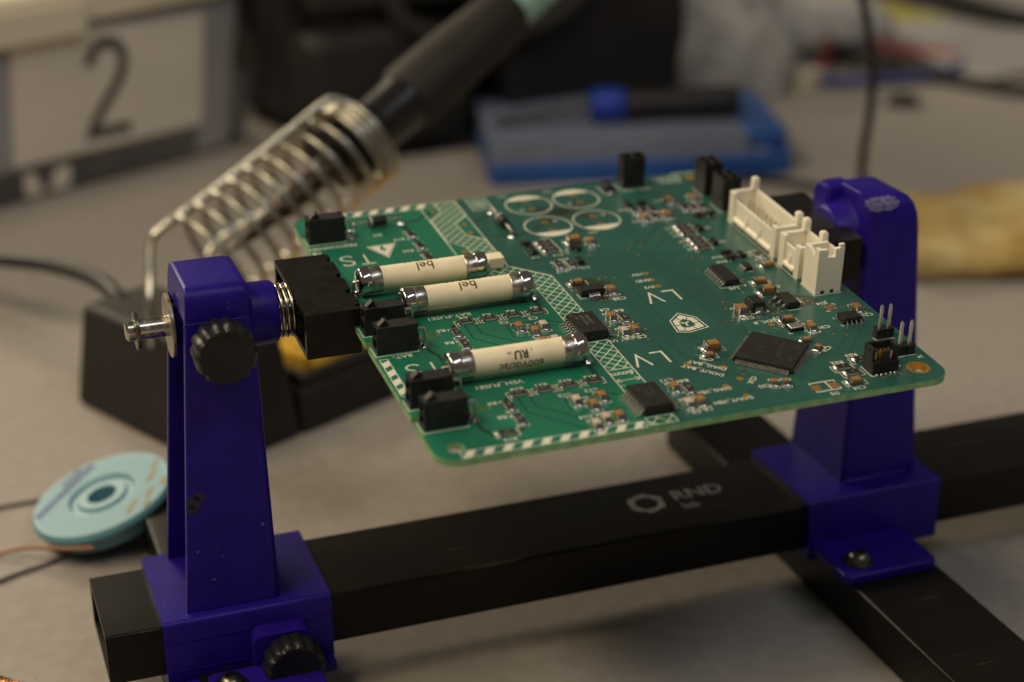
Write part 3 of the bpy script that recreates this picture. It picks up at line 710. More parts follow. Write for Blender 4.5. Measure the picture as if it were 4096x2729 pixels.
for t, u, v, s in (('BAT-FUSE1', 23.1, 64.7, 1.9), ('VEH_FUSE1', 23.2, 28.6, 1.9), ('BAT-', 6.4, 48.4, 1.8), ('PRECHARGE1', 6.4, 112.6, 1.75), ('R4', 26.2, 62.9, 1.7), ('R3', 32.2, 62.8, 1.7), ('R2', 38.4, 62.9, 1.7), ('R1', 44.5, 63.0, 1.7),
                   ('R5', 18.9, 58.0, 1.7), ('R6', 18.9, 51.4, 1.7), ('C2', 34.8, 57.6, 1.6), ('C1', 39.6, 54.2, 1.6), ('C3', 42.4, 57.6, 1.7), ('R10', 26.4, 25.4, 1.6), ('R11', 32.2, 25.5, 1.6), ('R12', 38.2, 25.6, 1.6), ('R13', 44.4, 25.8, 1.6),
                   ('R9', 18.9, 20.9, 1.6), ('R8', 19.0, 14.4, 1.6), ('R14', 17.6, 5.0, 1.5), ('C12', 35.8, 19.4, 1.6), ('C13', 42.3, 19.8, 1.6), ('C7', 39.3, 16.8, 1.6), ('C14', 36.6, 8.9, 1.5), ('C28', 66.9, 61.35, 1.7), ('C4', 60.9, 56.6, 1.7), ('R43', 63.7, 55.2, 1.7),
                   ('C8', 60.8, 40.7, 1.7), ('C9', 63.9, 40.5, 1.7), ('U1', 56.4, 40.4, 1.5), ('C11', 60.4, 18.8, 1.6), ('R44', 63.8, 17.4, 1.6), ('C5', 60.8, 3.4, 1.5), ('C6', 63.9, 3.6, 1.5), ('U4', 97.1, 57.9, 1.8), ('C39', 92.8, 41.6, 1.7), ('SDC_B', 95.8, 38.6, 1.6), ('JD4', 114.2, 43.4, 1.6),
                   ('C19', 100.2, 39.6, 1.6), ('C30', 108.3, 31.6, 1.6), ('U16', 104.6, 29.8, 1.5), ('C31', 122.0, 34.3, 1.5), ('R52', 102.3, 14.3, 1.6), ('R51', 101.6, 6.4, 1.5), ('R53', 107.3, 16.6, 1.6), ('C34', 101.2, 2.0, 1.5), ('D2', 94.4, 1.3, 1.4),
                   ('+5V', 76.8, 72.8, 1.5), ('GND', 76.7, 69.0, 1.5), ('3V3', 76.8, 65.0, 1.5), ('DIAG_VEH', 68.7, 11.0, 1.5), ('DOUT_VEH', 71.0, 5.6, 1.5), ('R17', 58.9, 80.4, 1.6), ('R18', 62.0, 87.3, 1.4), ('D3', 65.6, 80.9, 1.6), ('R16', 61.6, 90.2, 1.4), ('D4', 55.4, 90.6, 1.4),
                   ('C27', 107.4, 55.6, 1.5), ('D1', 19.8, 116.6, 1.7), ('R19', 24.6, 112.2, 1.5), ('R22', 24.8, 104.4, 1.5), ('R21', 25.0, 96.4, 1.5), ('D17', 101.2, 76.4, 1.4), ('D18', 101.2, 73.4, 1.4), ('R36', 97.0, 97.2, 1.4), ('R35', 97.0, 94.6, 1.4), ('R34', 97.0, 92.0, 1.4),
                   ('R39', 97.0, 88.2, 1.4), ('R37', 97.0, 85.6, 1.4), ('R38', 97.0, 83.0, 1.4), ('Q1', 107.0, 94.6, 1.4), ('Q2', 107.0, 85.0, 1.4), ('R30', 89.6, 112.8, 1.4), ('C37', 90.2, 104.4, 1.4), ('C22', 102.0, 115.8, 1.4), ('SDC_OUT', 99.5, 125.2, 1.5), ('CE1', 62.0, 101.2, 1.4), ('CE2', 76.0, 101.0, 1.4), ('CE3', 60.8, 131.8, 1.4), ('CE4', 74.4, 131.4, 1.4),
                   ('C33', 80.8, 9.4, 1.5), ('J4', 122.6, 10.9, 1.4), ('C', 115.2, 8.6, 1.6)):
    say(t, u, v, s, 'ink' if v < 80 or u < 30 else 'ink_thin')
for t, u, v, a in (('DIAG_BAT', 72.6, 22.5, 136), ('DOUT_BAT', 70.5, 20.5, 134), ('C20', 73.8, 25.4, 143), ('CLK', 79.3, 12.8, 225), ('C26', 103.3, 21.2, 215)): say(t, u, v, 1.6, ang=a)
mb = MB(); random.seed(11)
for v, a, b in ((133.0, 113.6, 121.4), (130.9, 107.0, 115.6), (129.2, 107.4, 115.2), (127.5, 108.0, 113.6)):
    u = a
    while u < b:
        w = random.uniform(0.5, 1.3); mb.strip([(u, v), (u+w, v)], 0.85, ZS); u += w + random.uniform(0.25, 0.6)
mb.build('printed_small_text', 'ink_thin', board, smooth=0)

# ------------------------------------------------------------------ chip components
def fillet_term(L, W, H, t, f):
    """metal end cap with its solder fillet, pointing +x, for a body of length L"""
    mb = MB(); x0, x1 = L/2-t, L/2+0.03; w = W/2+0.03
    mb.box(x0, x1, -w, w, 0.02, H+0.03)
    prof = [(0, 0.86), (0.18, 0.55), (0.42, 0.28), (0.72, 0.1), (1.0, 0.02)]
    rings = []
    for a, b in prof:
        x = x1 + f*a; z = H*b; ww = w + 0.08 + 0.25*a - 0.12*(1-b)
        rings.append([(x, -ww, 0.015), (x, ww, 0.015), (x, ww*0.8, z+0.02), (x, 0, z*1.06+0.03), (x, -ww*0.8, z+0.02)])
    mb.loft(rings)
    return mb.mesh('terminal', ['solder'], 50)
PARTS = {}
def chip_part(kind):
    if kind in PARTS: return PARTS[kind]
    if kind == 'R':    L, W, H = 3.6, 1.85, 0.62
    elif kind == 'r':  L, W, H = 2.2, 1.35, 0.55
    elif kind in 'CW': L, W, H = 3.2, 1.75, 1.25
    elif kind == 'c':  L, W, H = 2.3, 1.45, 1.0
    elif kind == 'K':  L, W, H = 3.5, 2.5, 1.9
    mb = MB()
    if kind in 'Rr':
        mb.mat(1).box(-L/2+0.05, L/2-0.05, -W/2, W/2, 0.05, H-0.1).mat(0).box(-L/2+0.5, L/2-0.5, -W/2+0.05, W/2-0.05, H-0.1, H+0.05)
        me = mb.mesh('resistor', ['res_black', 'ceramic'], 0)
    else:
        e = 0.12
        mb.loft([[(x, y, z) for y, z in rrect(-W/2, W/2, 0.04, H, 0.16, 2)] for x in (-L/2+0.02, L/2-0.02)])
        me = mb.mesh('capacitor', ['cap_pale' if kind == 'W' else 'cap_brown'], 40)
    PARTS[kind] = (me, fillet_term(L, W, H, 0.45 if kind not in 'rc' else 0.36, 0.72 if kind not in 'rc' else 0.55), (L, W, H))
    return PARTS[kind]
BR_L = {'R': 5.4, 'C': 5.4, 'W': 5.4, 'K': 5.8, 'r': 3.9, 'c': 4.0}
def place(kind, u, v, ang, text=None, bracket=True):
    me, tm, (L, W, H) = chip_part(kind)
    nm = 'resistor' if kind in 'Rr' else 'capacitor'
    a = math.radians(ang + random.uniform(-1.5, 1.5))
    o = link_copy(me, nm, board, (u, v, 0.05), a)
    link_copy(tm, 'terminal', o, (0, 0, 0), 0); link_copy(tm, 'terminal', o, (0, 0, 0), PI)
    if text: letter(text, o, 1.05, (0, 0, H+0.075), (-1, 0, 0), (0, -1, 0), 'res_ink', 'printed_value', xscale=1.0)
    if bracket:
        bl, bw, lg = BR_L[kind]/2, W/2+0.42, 1.05
        ca, sa = math.cos(math.radians(ang)), math.sin(math.radians(ang))
        T = lambda p: (u + p[0]*ca - p[1]*sa, v + p[0]*sa + p[1]*ca)
        inks([[T((s*(bl-lg), -bw)), T((s*bl, -bw)), T((s*bl, bw)), T((s*(bl-lg), bw))] for s in (-1, 1)], 0.2, 'ink')
    return o
for u, t in ((26.0, '102'), (32.1, '104'), (38.2, '104'), (44.3, '104')): place('R', u, 60.35, 0, t)
for u, v in ((26.0, 22.9), (32.1, 23.0), (38.2, 23.15), (44.3, 23.4)): place('R', u, v, 0, '104')
for u, v in ((22.0, 55.4), (22.0, 49.05), (22.0, 18.4), (22.2, 11.9)): place('R', u, v, 90, '101')
place('R', 17.65, 7.4, 0, '101')
for u, v in ((37.3, 53.6), (40.2, 50.4), (40.4, 44.4), (43.3, 15.9), (40.1, 12.9), (43.6, 6.6), (60.65, 14.8), (63.65, 7.1), (60.75, 51.9), (63.5, 43.8), (66.7, 65.9), (105.2, 32.2), (121.1, 37.8), (72.9, 95.0), (92.9, 105.2), (100.1, 105.4), (104.8, 114.7), (112.0, 114.2)): place('C', u, v, 90)
for u, v in ((43.2, 52.6), (43.2, 44.5), (37.1, 15.8), (37.4, 4.6), (40.4, 6.5), (60.65, 6.9), (60.6, 43.6)): place('W', u, v, 90)
for u, v in ((63.5, 13.3), (63.6, 50.5), (59.4, 83.8), (62.6, 83.5)): place('R', u, v, 90, '473' if v > 40 else '471')
for u, v in ((28.4, 114.1), (28.6, 106.2), (28.5, 98.5)): place('R', u, v, 90)
place('C', 59.9, 72.2, 0); place('K', 77.3, 29.6, 0); place('c', 75.0, 26.3, 0); place('K', 92.6, 44.9, 90); place('K', 104.0, 52.9, 0); place('C', 105.0, 58.9, 0); place('C', 101.3, 37.3, 0)
place('c', 100.5, 26.2, 0, bracket=False); place('c', 101.3, 21.8, 40); place('C', 111.5, 67.3, 0); place('C', 101.4, 4.4, 0); place('c', 83.4, 9.7, 70); place('c', 86.2, 9.1, 70); place('K', 68.6, 96.3, 0)
for u, v in ((102.2, 11.5), (103.0, 8.5), (108.2, 13.7)): place('R', u, v, 0, '0')
for u, v in ((100.5, 97.0), (100.3, 94.6), (100.2, 92.0), (100.4, 88.1), (100.3, 85.5), (100.2, 82.8), (60.6, 98.2), (60.7, 95.6), (60.8, 92.9)): place('R', u, v, 0, '102')
for u, v in ((92.6, 110.9), (95.0, 110.4), (97.6, 110.4), (106.9, 108.7), (109.3, 107.9), (111.7, 108.2), (96.2, 105.7), (111.8, 74.1)): place('R', u, v, 90)
place('c', 98.6, 105.9, 90)

# small outline transistors and diodes
def gull(mb, x, y, ang, w, zt, reach, th=0.16):
    """bent lead leaving a body edge at (x,y) in direction ang"""
    ca, sa = math.cos(ang), math.sin(ang)
    path = [(-0.15, zt), (0.18*reach, zt), (0.42*reach, 0.16), (reach, 0.05)]
    rings = []
    for d, z in path:
        rings.append([(x + d*ca - s*w/2*sa, y + d*sa + s*w/2*ca, z + q) for s, q in ((-1, 0), (1, 0), (1, th), (-1, th))])
    mb.loft(rings)
def body_mesh(lx, ly, h, z0=0.12, draft=0.1):
    a = lambda k, z: [(-lx/2+k, -ly/2+k, z), (lx/2-k, -ly/2+k, z), (lx/2-k, ly/2-k, z), (-lx/2+k, ly/2-k, z)]
    return MB().loft([a(draft, z0), a(0, z0+(h-z0)*0.45), a(0, z0+(h-z0)*0.55), a(draft*1.3, h)])
def sot23(u, v, ang, name='transistor'):
    if 'sot' not in PARTS:
        lead = MB(); gull(lead, 0, 0, 0, 0.45, 0.5, 1.0)
        PARTS['sot'] = (body_mesh(3.0, 1.5, 1.15).mesh('transistor', ['chip'], 20), lead.mesh('lead', ['solder'], 30))
    b, l = PARTS['sot']
    o = link_copy(b, name, board, (u, v, 0.02), math.radians(ang))
    for x, y, a in ((-0.95, -0.75, -PI/2), (0.95, -0.75, -PI/2), (0, 0.75, PI/2)): link_copy(l, 'lead', o, (x, y, 0), a)
    return o
for u, v, a in ((104.3, 77.3, 0), (104.4, 74.2, 0), (107.7, 75.0, 90), (104.4, 94.3, -90), (104.2, 84.7, -90), (55.6, 98.3, 0), (55.7, 93.3, -90), (96.3, 114.8, 0), (92.2, 115.2, -90), (107.9, 102.1, 0), (111.6, 102.2, 0), (67.3, 91.9, -60), (65.3, 84.1, 90)): sot23(u, v, a)

def chip_ic(name, u, v, ang, lx, ly, h, n, pitch, reach, w, zt=None, chamfer=False, sides=(0, 1)):
    """body with leads along its two long sides (local x = across, y = along)"""
    o = body_mesh(lx, ly, h, 0.2, 0.16).build(name, 'chip', board, smooth=20)
    o.location = (u*MM, v*MM, 0.02*MM); o.rotation_euler = (0, 0, math.radians(ang))
    lead = MB(); gull(lead, 0, 0, 0, w, zt or h*0.45, reach, 0.24)
    lm = lead.mesh('lead', ['tin'], 30)
    for s in sides:
        for i in range(n):
            y = (i-(n-1)/2)*pitch
            link_copy(lm, 'lead', o, (lx/2 if s else -lx/2, y, 0), 0 if s else PI)
    return o
for v_, txt in ((47.35, True), (10.1, False)):
    ic = chip_ic('isolation_chip', 52.4, v_, 0, 7.0, 10.7, 2.45, 8, 1.27, 1.85, 0.56, 1.25)
    d = {True: 'chip_ink', False: 'chip_ink_faint'}[txt]
    for i, s in enumerate(('38APELT', 'AMC3336', 'G4')):
        letter(s, ic, 1.25, (1.0-i*1.35, 1.2 if i < 2 else 2.6, 2.47), (0, -1, 0), (1, 0, 0), d, 'printed_lettering')
    MB().disc(-2.5, 4.3, 0.5, 2.465, 16, 0.38).build('pin_one_mark', d, ic, smooth=0)
chip_ic('logic_chip', 97.3, 64.3, 0, 4.1, 9.9, 1.65, 8, 1.25, 1.25, 0.42)
pads([(100.6, 58.6)], 0.35, 'ink', 'printed_dot')
chip_ic('transceiver_chip', 116.2, 33.0, 90, 3.9, 5.1, 1.6, 4, 1.27, 1.15, 0.42)
inks([[(112.9, 34.5), (112.9, 35.4)], [(112.9, 31.4), (112.9, 30.6), (113.6, 30.6)]], 0.22)
chip_ic('switch_chip', 105.6, 67.6, 0, 1.9, 3.2, 1.25, 3, 0.95, 0.95, 0.42)
inks([[(93.6, 59.0), (95.4, 58.7), (99.3, 58.7)], [(104.7, 65.6), (106.6, 65.6)]], 0.22)

# microcontroller, turned 45 degrees
mcu = body_mesh(14.3, 14.3, 1.55, 0.18, 0.16).build('microcontroller', 'chip', board, smooth=20)
mcu.location = (89.15*MM, 22.3*MM, 0.05*MM); mcu.rotation_euler = (0, 0, math.radians(45.5))
pins = MB()
for s in range(4):
    for i in range(25):
        q = (i-12)*0.52; a = s*PI/2
        gull(pins, 7.15*math.cos(a) - q*math.sin(a), 7.15*math.sin(a) + q*math.cos(a), a, 0.25, 0.75, 1.15, 0.13)
stuff(pins.build('pins', 'tin', mcu, smooth=30))
MB().disc(-5.4, 5.4, 0.9, 1.567, 20, 0.8).build('pin_one_mark', 'chip_ink_faint', mcu, smooth=0)
for t, x, y, s in (('AA219', 2.6, -1.6, 1.5), ('VQ  2', -0.4, 2.6, 1.4), ('17A3', -0.8, -2.2, 1.5), ('ST', 3.6, -5.0, 2.2), ('e4', -3.0, -5.4, 1.6)):
    letter(t, mcu, s, (x, y, 1.57), (-1, 0, 0), (0, -1, 0), 'chip_ink_faint', 'printed_lettering')

# voltage regulators with tab
def regulator(u, v, ang, txt):
    o = body_mesh(3.6, 6.6, 1.75, 0.1, 0.2).build('voltage_regulator', 'chip', board, smooth=20)
    o.location = (u*MM, v*MM, 0.03*MM); o.rotation_euler = (0, 0, math.radians(ang))
    l = MB(); gull(l, 0, 0, 0, 0.75, 0.85, 1.9, 0.28); lm = l.mesh('lead', ['solder'], 30)
    for y in (-2.3, 0, 2.3): link_copy(lm, 'lead', o, (-1.8, y, 0), PI)
    t = MB(); gull(t, 0, 0, 0, 3.1, 0.8, 1.9, 0.28)
    t.loft([[(0.7+0.9*a, -1.7-0.15*a, 0.02), (0.7+0.9*a, 1.7+0.15*a, 0.02), (0.7+0.9*a, 1.4, 0.55*max(0, 1-a)**1.3+0.08), (0.7+0.9*a, -1.4, 0.55*max(0, 1-a)**1.3+0.08)] for a in (0, 0.3, 0.6, 1.0, 1.7)])
    link_copy(t.mesh('tab', ['solder'], 40), 'tab', o, (1.8, 0, 0), 0)
    for i, s in enumerate(txt):
        letter(s, o, 0.95, (0.5-i*1.1, 0, 1.77), (0, -1, 0) if ang == -90 else (0, -1, 0), (1, 0, 0), 'chip_ink_faint', 'printed_lettering')
    return o
regulator(61.2, 66.3, -90, ('LM1117A', '34ZMK'))
regulator(106.0, 46.0, 0, ())
inks([[(57.6, 66.8), (57.6, 63.9), (59.2, 63.9)], [(63.8, 63.7), (65.0, 63.7)]], 0.24)
inks([[(104.2, 42.2), (108.0, 42.2)]], 0.24)
# two-terminal moulded diodes
def smb(u, v, ang, L=4.6, W=3.7, H=2.5):
    o = body_mesh(L, W, H, 0.25, 0.2).build('moulded_diode', 'chip', board, bevel=0.12)
    o.location = (u*MM, v*MM, 0); o.rotation_euler = (0, 0, math.radians(ang))
    for s in (1, -1):
        t = MB(); w = W*0.30
        t.box(-0.05, 0.22, -w, w, 0.05, H*0.55)
        t.loft([[(0.22+0.9*a, -w-0.1*a, 0.02), (0.22+0.9*a, w+0.1*a, 0.02), (0.22+0.9*a, w*0.85, H*0.45*(1-a)**2+0.05), (0.22+0.9*a, -w*0.85, H*0.45*(1-a)**2+0.05)] for a in (0, 0.25, 0.5, 0.75, 1.0)])
        link_copy(t.mesh('terminal', ['solder'], 50), 'terminal', o, (s*L/2, 0, 0), 0 if s > 0 else PI)
    return o
smb(97.0, 46.3, 90)
inks([[(94.6, 48.6), (94.6, 43.2), (95.8, 43.2)], [(99.4, 44.2), (99.4, 43.2), (98.6, 43.2)], [(94.6, 44.6), (95.2, 44.6)]], 0.24)
smb(91.2, 127.2, 90, 4.4, 2.7, 2.2)
inks([[(89.2, 130.6), (89.4, 125.4), (90.2, 124.2)], [(94.3, 131.6), (95.2, 126.6), (96.8, 125.7)]], 0.4, 'ink_thin')
# crystal with metal lid
xt = MB().box(-1.9, 1.9, -1.5, 1.5, 0.05, 0.75).build('oscillator', 'conn_black', board, loc=(101.1, 33.0, 0))
MB().box(-1.55, 1.55, -1.15, 1.15, 0.75, 1.0).build('lid', 'tin', xt, bevel=0.2)
inks([[(98.7, 34.3), (98.7, 35.2), (99.6, 35.2)], [(103.5, 31.7), (103.5, 30.8), (102.6, 30.8)], [(98.7, 31.7), (98.7, 30.8), (99.6, 30.8)]], 0.22)

# axial diodes
def axial(p0, p1, r, hgt, body_len, stripe):
    p0, p1 = Vector((*p0, 0)), Vector((*p1, 0)); d = (p1-p0).normalized(); c = (p0+p1)/2; up = Vector((0, 0, hgt))
    a, b = c - d*body_len/2 + up, c + d*body_len/2 + up
    o = MB().lathe(a, b, [(0, r*0.4), (0.0, r*0.9), (0.05, r), (0.95, r), (1, r*0.9), (1, r*0.4)], 24).build('axial_diode', 'chip', board)
    MB().lathe(a+(b-a)*stripe, a+(b-a)*(stripe+0.13), [(0, r+0.02), (1, r+0.02)], 24, False).build('stripe', 'ink_thin', o)
    for e, q in ((a, p0), (b, p1)):
        s = (q+up-e).normalized(); k = q + up
        MB().tube(smooth_path([e, k - s*0.9, k - s*0.25 - Vector((0, 0, 0.3)), Vector((q.x, q.y, 0.6)), Vector((q.x, q.y, 0))], 4), 0.38, 8).build('lead', 'tin', o)
        MB().lathe((q.x, q.y, 0), (q.x, q.y, 0.7), [(0, 1.0), (0.3, 0.75), (0.7, 0.5), (1, 0.38)], 14).build('solder_joint', 'solder', o)
    return o
axial((14.4, 121.9), (28.3, 122.3), 1.35, 1.7, 5.0, 0.06)
axial((54.0, 121.6), (54.0, 104.8), 1.35, 1.7, 5.6, 0.25)

# fuses
def fuse(u0, v, texts, rot):
    L, hc = 33.8, 3.9; r = 3.15
    A = lambda t: (u0+t, v, hc)
    o = MB().lathe(A(5.6), A(L-5.6), [(0, r-0.25), (0, r), (1, r), (1, r-0.25)], 48).build('fuse', 'fuse_ceramic', board, smooth=50)
    for a, b, sgn in ((0, 6.0, 1), (L, L-6.0, -1)):
        T = lambda t: A(a + sgn*t)
        MB().lathe(T(2.9), T(6.0), [(0, r+0.12), (0.06, r+0.17), (0.94, r+0.17), (1, r+0.05)], 48).build('end_band', 'nickel_dull', o, smooth=50)
        MB().lathe(T(0), T(3.3), [(0, 0.6), (0.0, 2.4), (0.02, 2.75), (0.06, r-0.05), (0.14, r+0.17), (0.2, r+0.28), (0.88, r+0.28), (0.93, r+0.2), (1.0, r+0.02)], 48).build('end_cap', 'nickel', o, smooth=60)
        ue = u0 + a; s = -sgn
        MB().tube(smooth_path([(ue - s*0.3, v, hc), (ue+s*0.6, v, hc-0.02), (ue+s*0.98, v, hc-0.9), (ue+s*0.85, v, hc-2.4), (ue+s*0.7, v, 0.0)], 5), 0.42, 10).build('lead', 'tin', o)
        MB().lathe((ue+s*0.7, v, 0), (ue+s*0.7, v, 1.3), [(0, 1.5), (0.2, 1.25), (0.5, 0.85), (0.8, 0.6), (1, 0.45)], 18).build('solder_joint', 'solder', o)
    for t, dx, phi, size, bold in texts:
        letter(t, o, size, (u0+L/2+dx, v, hc), (-1, 0, 0), (0, -1, 0), 'fuse_ink', 'printed_lettering', wrap=(r+0.03, phi), bold=bold)
    return o
fuse(4.9, 82.5, (('bel', 0.4, 0.40, 3.9, 0.03), ('0ADA 1A', -0.2, -0.42, 2.4, 0.0)), 0)
fuse(12.0, 68.4, (('bel', -0.2, 0.40, 3.9, 0.03), ('0ADA 1A', -0.8, -0.42, 2.4, 0.0)), 0)
fuse(12.1, 33.0, (('RU', 0.3, 0.86, 2.7, 0.12), ('us', -2.5, 0.72, 1.2, 0.02), ('c', 2.9, 0.64, 1.1, 0.02), ('600Vdc/ac', 0.2, 1.66, 2.6, 0.02)), 0)
# cream ceramic block at the end of the rear fuse
blk = MB().box(41.0, 45.3, 86.4, 90.2, 0.4, 3.3).build('ceramic_block', 'fuse_ceramic', board, bevel=0.2)
MB().box(41.3, 45.8, 86.7, 89.9, 0.0, 0.42).build('terminal', 'solder', blk)

# ------------------------------------------------------------------ black two-way wire connectors on the left edge
def wire_conn(v0, name='wire_connector'):
    u0, u1, v1, h = 0.9, 10.8, v0+4.0, 6.9
    mb = MB()
    mb.box(4.6, u1, v0, v1, 0.05, h)                                 # solid back
    for z0, z1 in ((0.05, 0.75), (3.1, 3.75), (6.15, h)): mb.box(u0, 4.6, v0, v1, z0, z1)
    for z0, z1 in ((0.75, 3.1), (3.75, 6.15)):
        mb.box(u0, 4.6, v0, v0+0.65, z0, z1).box(u0, 4.6, v1-0.65, v1, z0, z1)
    mb.box(u1, u1+0.35, v0+0.2, v1-0.2, 2.6, 4.2)
    o = mb.build(name, 'conn_black', board, smooth=0)
    MB().frustum([(1.5, v0+1.1, h), (3.9, v0+1.1, h), (3.9, v1-1.1, h), (1.5, v1-1.1, h)], [(3.0, v0+1.1, h+1.4), (3.7, v0+1.1, h+1.4), (3.7, v1-1.1, h+1.4), (3.0, v1-1.1, h+1.4)]).build('latch_ramp', 'conn_black', o, bevel=0.1)
    MB().box(9.6, 10.9, v0-0.02, v0+0.5, h-0.35, h+0.12).box(9.6, 10.9, v1-0.5, v1+0.02, h-0.35, h+0.12).build('latch_lug', 'conn_black', o)
    for k, (vv, hh, uu) in enumerate(((v0+1.3, 5.0, 12.9), (v0+2.7, 2.0, 12.2))):
        MB().tube(smooth_path([(u1-0.3, vv, hh), (uu-0.7, vv, hh), (uu, vv, hh-0.7), (uu, vv, 0.8), (uu, vv, 0)], 4), 0.36, 8).build('pin', 'tin', o)
        MB().lathe((uu, vv, 0), (uu, vv, 0.9), [(0, 1.0), (0.3, 0.8), (0.7, 0.55), (1, 0.4)], 14).build('solder_joint', 'solder', o)
    inks([[(0.35, v1+0.4), (0.35, v0-0.8), (10.8, v0-0.8), (10.8, v0-0.2)]], 0.24)
    return o
for v0 in (13.6, 23.9, 50.4, 60.9, 115.7): wire_conn(v0)

# black upright sockets on the far right
def upright(u0, u1, v0, v1, h, nu, nv, latch):
    mb = MB()
    mb.box(u0, u1, v0, v1, 0.05, h-3.0)
    cu_ = [u0 + (u1-u0)*i/nu for i in range(nu+1)]; cv = [v0 + (v1-v0)*i/nv for i in range(nv+1)]; w = 0.45
    xs = [];
    for i in range(nu+1): a, b = cu_[i]-w, cu_[i]+w; xs.append((max(a, u0), min(b, u1)))
    for a, b in xs: mb.box(a, b, v0, v1, h-3.0, h)
    for i in range(nu):
        for j in range(nv+1):
            a, b = max(cv[j]-w, v0), min(cv[j]+w, v1)
            mb.box(xs[i][1], xs[i+1][0], a, b, h-3.0, h)
    o = mb.build('socket', 'conn_black', board, smooth=0)
    if latch: MB().frustum([(u1, v0+1.2, h-3.4), (u1+0.9, v0+1.2, h-3.0), (u1+0.9, v1-1.2, h-3.0), (u1, v1-1.2, h-3.4)], [(u1, v0+1.2, h-1.4), (u1+0.25, v0+1.2, h-1.6), (u1+0.25, v1-1.2, h-1.6), (u1, v1-1.2, h-1.4)]).build('latch_ramp', 'conn_black', o)
    return o
upright(95.9, 102.7, 127.2, 131.2, 9.2, 2, 1, True)
upright(115.9, 121.4, 115.2, 122.0, 9.4, 2, 2, False)
upright(115.9, 121.4, 103.6, 110.4, 9.4, 2, 2, False)
inks([[(115.3, 122.2), (115.3, 114.9)], [(115.3, 110.5), (115.3, 103.2), (116.6, 103.0)]], 0.3, 'ink_thin')

# ------------------------------------------------------------------ white shrouded headers
def shroud(v0, v1, nbar, name='white_header'):
    u0, u1, h = 114.9, 122.9, 8.9; w = 1.0
    mb = MB()
    mb.box(u0+1.2, u1-w, v0+1.2, v1-1.2, 0.9, 2.2)                       # floor
    mb.box(u1-w, u1, v0, v1, 0.06, h)                                    # back wall
    mb.box(u0, u1-w, v0, v0+1.2, 0.06, h).box(u0, u1-w, v1-1.2, v1, 0.06, h)   # ends
    mb.box(u0, u0+1.2, v0+1.2, v0+2.4, 0.06, h).box(u0, u0+1.2, v1-2.6, v1-1.2, 0.06, h)   # corner columns
    mb.box(u0+0.55, u0+1.15, v0+2.4, v1-2.6, 1.4, 6.9)                    # front panel
    o = mb.build(name, 'nylon', board, bevel=0.12, smooth=20)
    for va in (v0, v1-1.9):
        MB().loft([[(u1-1.9, va, z), (u1-0.05, va, z), (u1-0.05, va+1.9, z), (u1-1.9, va+1.9, z)] if k == 0 else [(u1-1.9+k, va+k, z), (u1-0.05-k, va+k, z), (u1-0.05-k, va+1.9-k, z), (u1-1.9+k, va+1.9-k, z)] for z, k in ((h+0.001, 0), (h+3.0, 0), (h+3.5, 0.35))]).build('guide_post', 'nylon', o, bevel=0.2)
    n = nbar; L = (v1-2.6-v0-2.4)/n
    for i in range(n):
        a = v0+2.4+i*L+0.2; b = a+L-0.4
        MB().lathe((u0+0.75, a, 1.35), (u0+0.75, b, 1.35), [(0, 0.75), (0.03, 0.95), (0.97, 0.95), (1, 0.75)], 16).build('foot_bar', 'nylon', o)
    for i in range(max(1, n-1)):
        vv = v0+2.4+(i+1)*L if n > 1 else (v0+v1)/2
        MB().frustum([(u0+0.05, vv-0.5, 2.4), (u0+0.54, vv-0.5, 2.4), (u0+0.54, vv+0.5, 2.4), (u0+0.05, vv+0.5, 2.4)], [(u0+0.4, vv-0.5, 4.8), (u0+0.54, vv-0.5, 4.8), (u0+0.54, vv+0.5, 4.8), (u0+0.4, vv+0.5, 4.8)]).build('rib', 'nylon', o, bevel=0.1)
    k = int((v1-v0-5)/2.4)
    for i in range(k):
        vv = v0+3.4+i*2.5
        MB().box(u0+4.2, u0+4.8, vv-0.3, vv+0.3, 2.2, 6.8).build('pin', 'tin', o)
    inks([[(u0-0.25, v0-0.2), (u0-0.25, v1+0.2)]], 0.24)
    return o
shroud(70.7, 97.7, 3)
shroud(57.5, 68.4, 1)
u0, u1, v0, v1, h, w = 114.9, 122.1, 48.1, 55.2, 11.6, 1.0
mb = MB()
mb.box(u0+w, u1-w, v0+w, v1-w, 0.9, 3.0)
front = MB().plate([[(u0, 0.06), (u0+1.5, 0.06), (u0+1.5, 1.0), (u0+2.7, 1.0), (u0+2.7, 0.06), (u0+4.2, 0.06), (u0+4.2, 1.0), (u0+5.4, 1.0), (u0+5.4, 0.06), (u1, 0.06), (u1, h+0.9), (u0+4.7, h+0.5), (u0+4.7, h-1.6), (u0+2.5, h-1.6), (u0+2.5, h+0.6), (u0, h+0.7)]], v0, v0+w, 0, 0)
mb.add([(x, z, y) for x, y, z in front.v], front.f)
side = MB().plate([[(v0+w, 0.06), (v1, 0.06), (v1, h-0.4), (v0+4.6, h-0.4), (v0+2.6, h-1.9), (v0+2.0, h-1.9), (v0+2.0, h+0.7), (v0+w, h+0.7)]], u0, u0+w, 0, 0)
mb.add([(z, x, y) for x, y, z in side.v], side.f)
mb.box(u1-w, u1, v0+w, v1, 0.06, h-1.2).box(u0+w, u1-w, v1-w, v1, 0.06, h-0.4)
wh = mb.build('white_header', 'nylon', board, smooth=20)
MB().box(u1-1.4, u1-0.02, v0+0.02, v0+w-0.02, h+0.9, h+1.7).build('guide_post', 'nylon', wh, bevel=0.2)
for i in (0, 1): MB().box(u0+2.3+i*2.5, u0+2.9+i*2.5, (v0+v1)/2-0.3, (v0+v1)/2+0.3, 3.0, 8).build('pin', 'tin', wh)
inks([[(114.6, 55.3), (114.6, 47.6), (122.3, 47.6)]], 0.26)

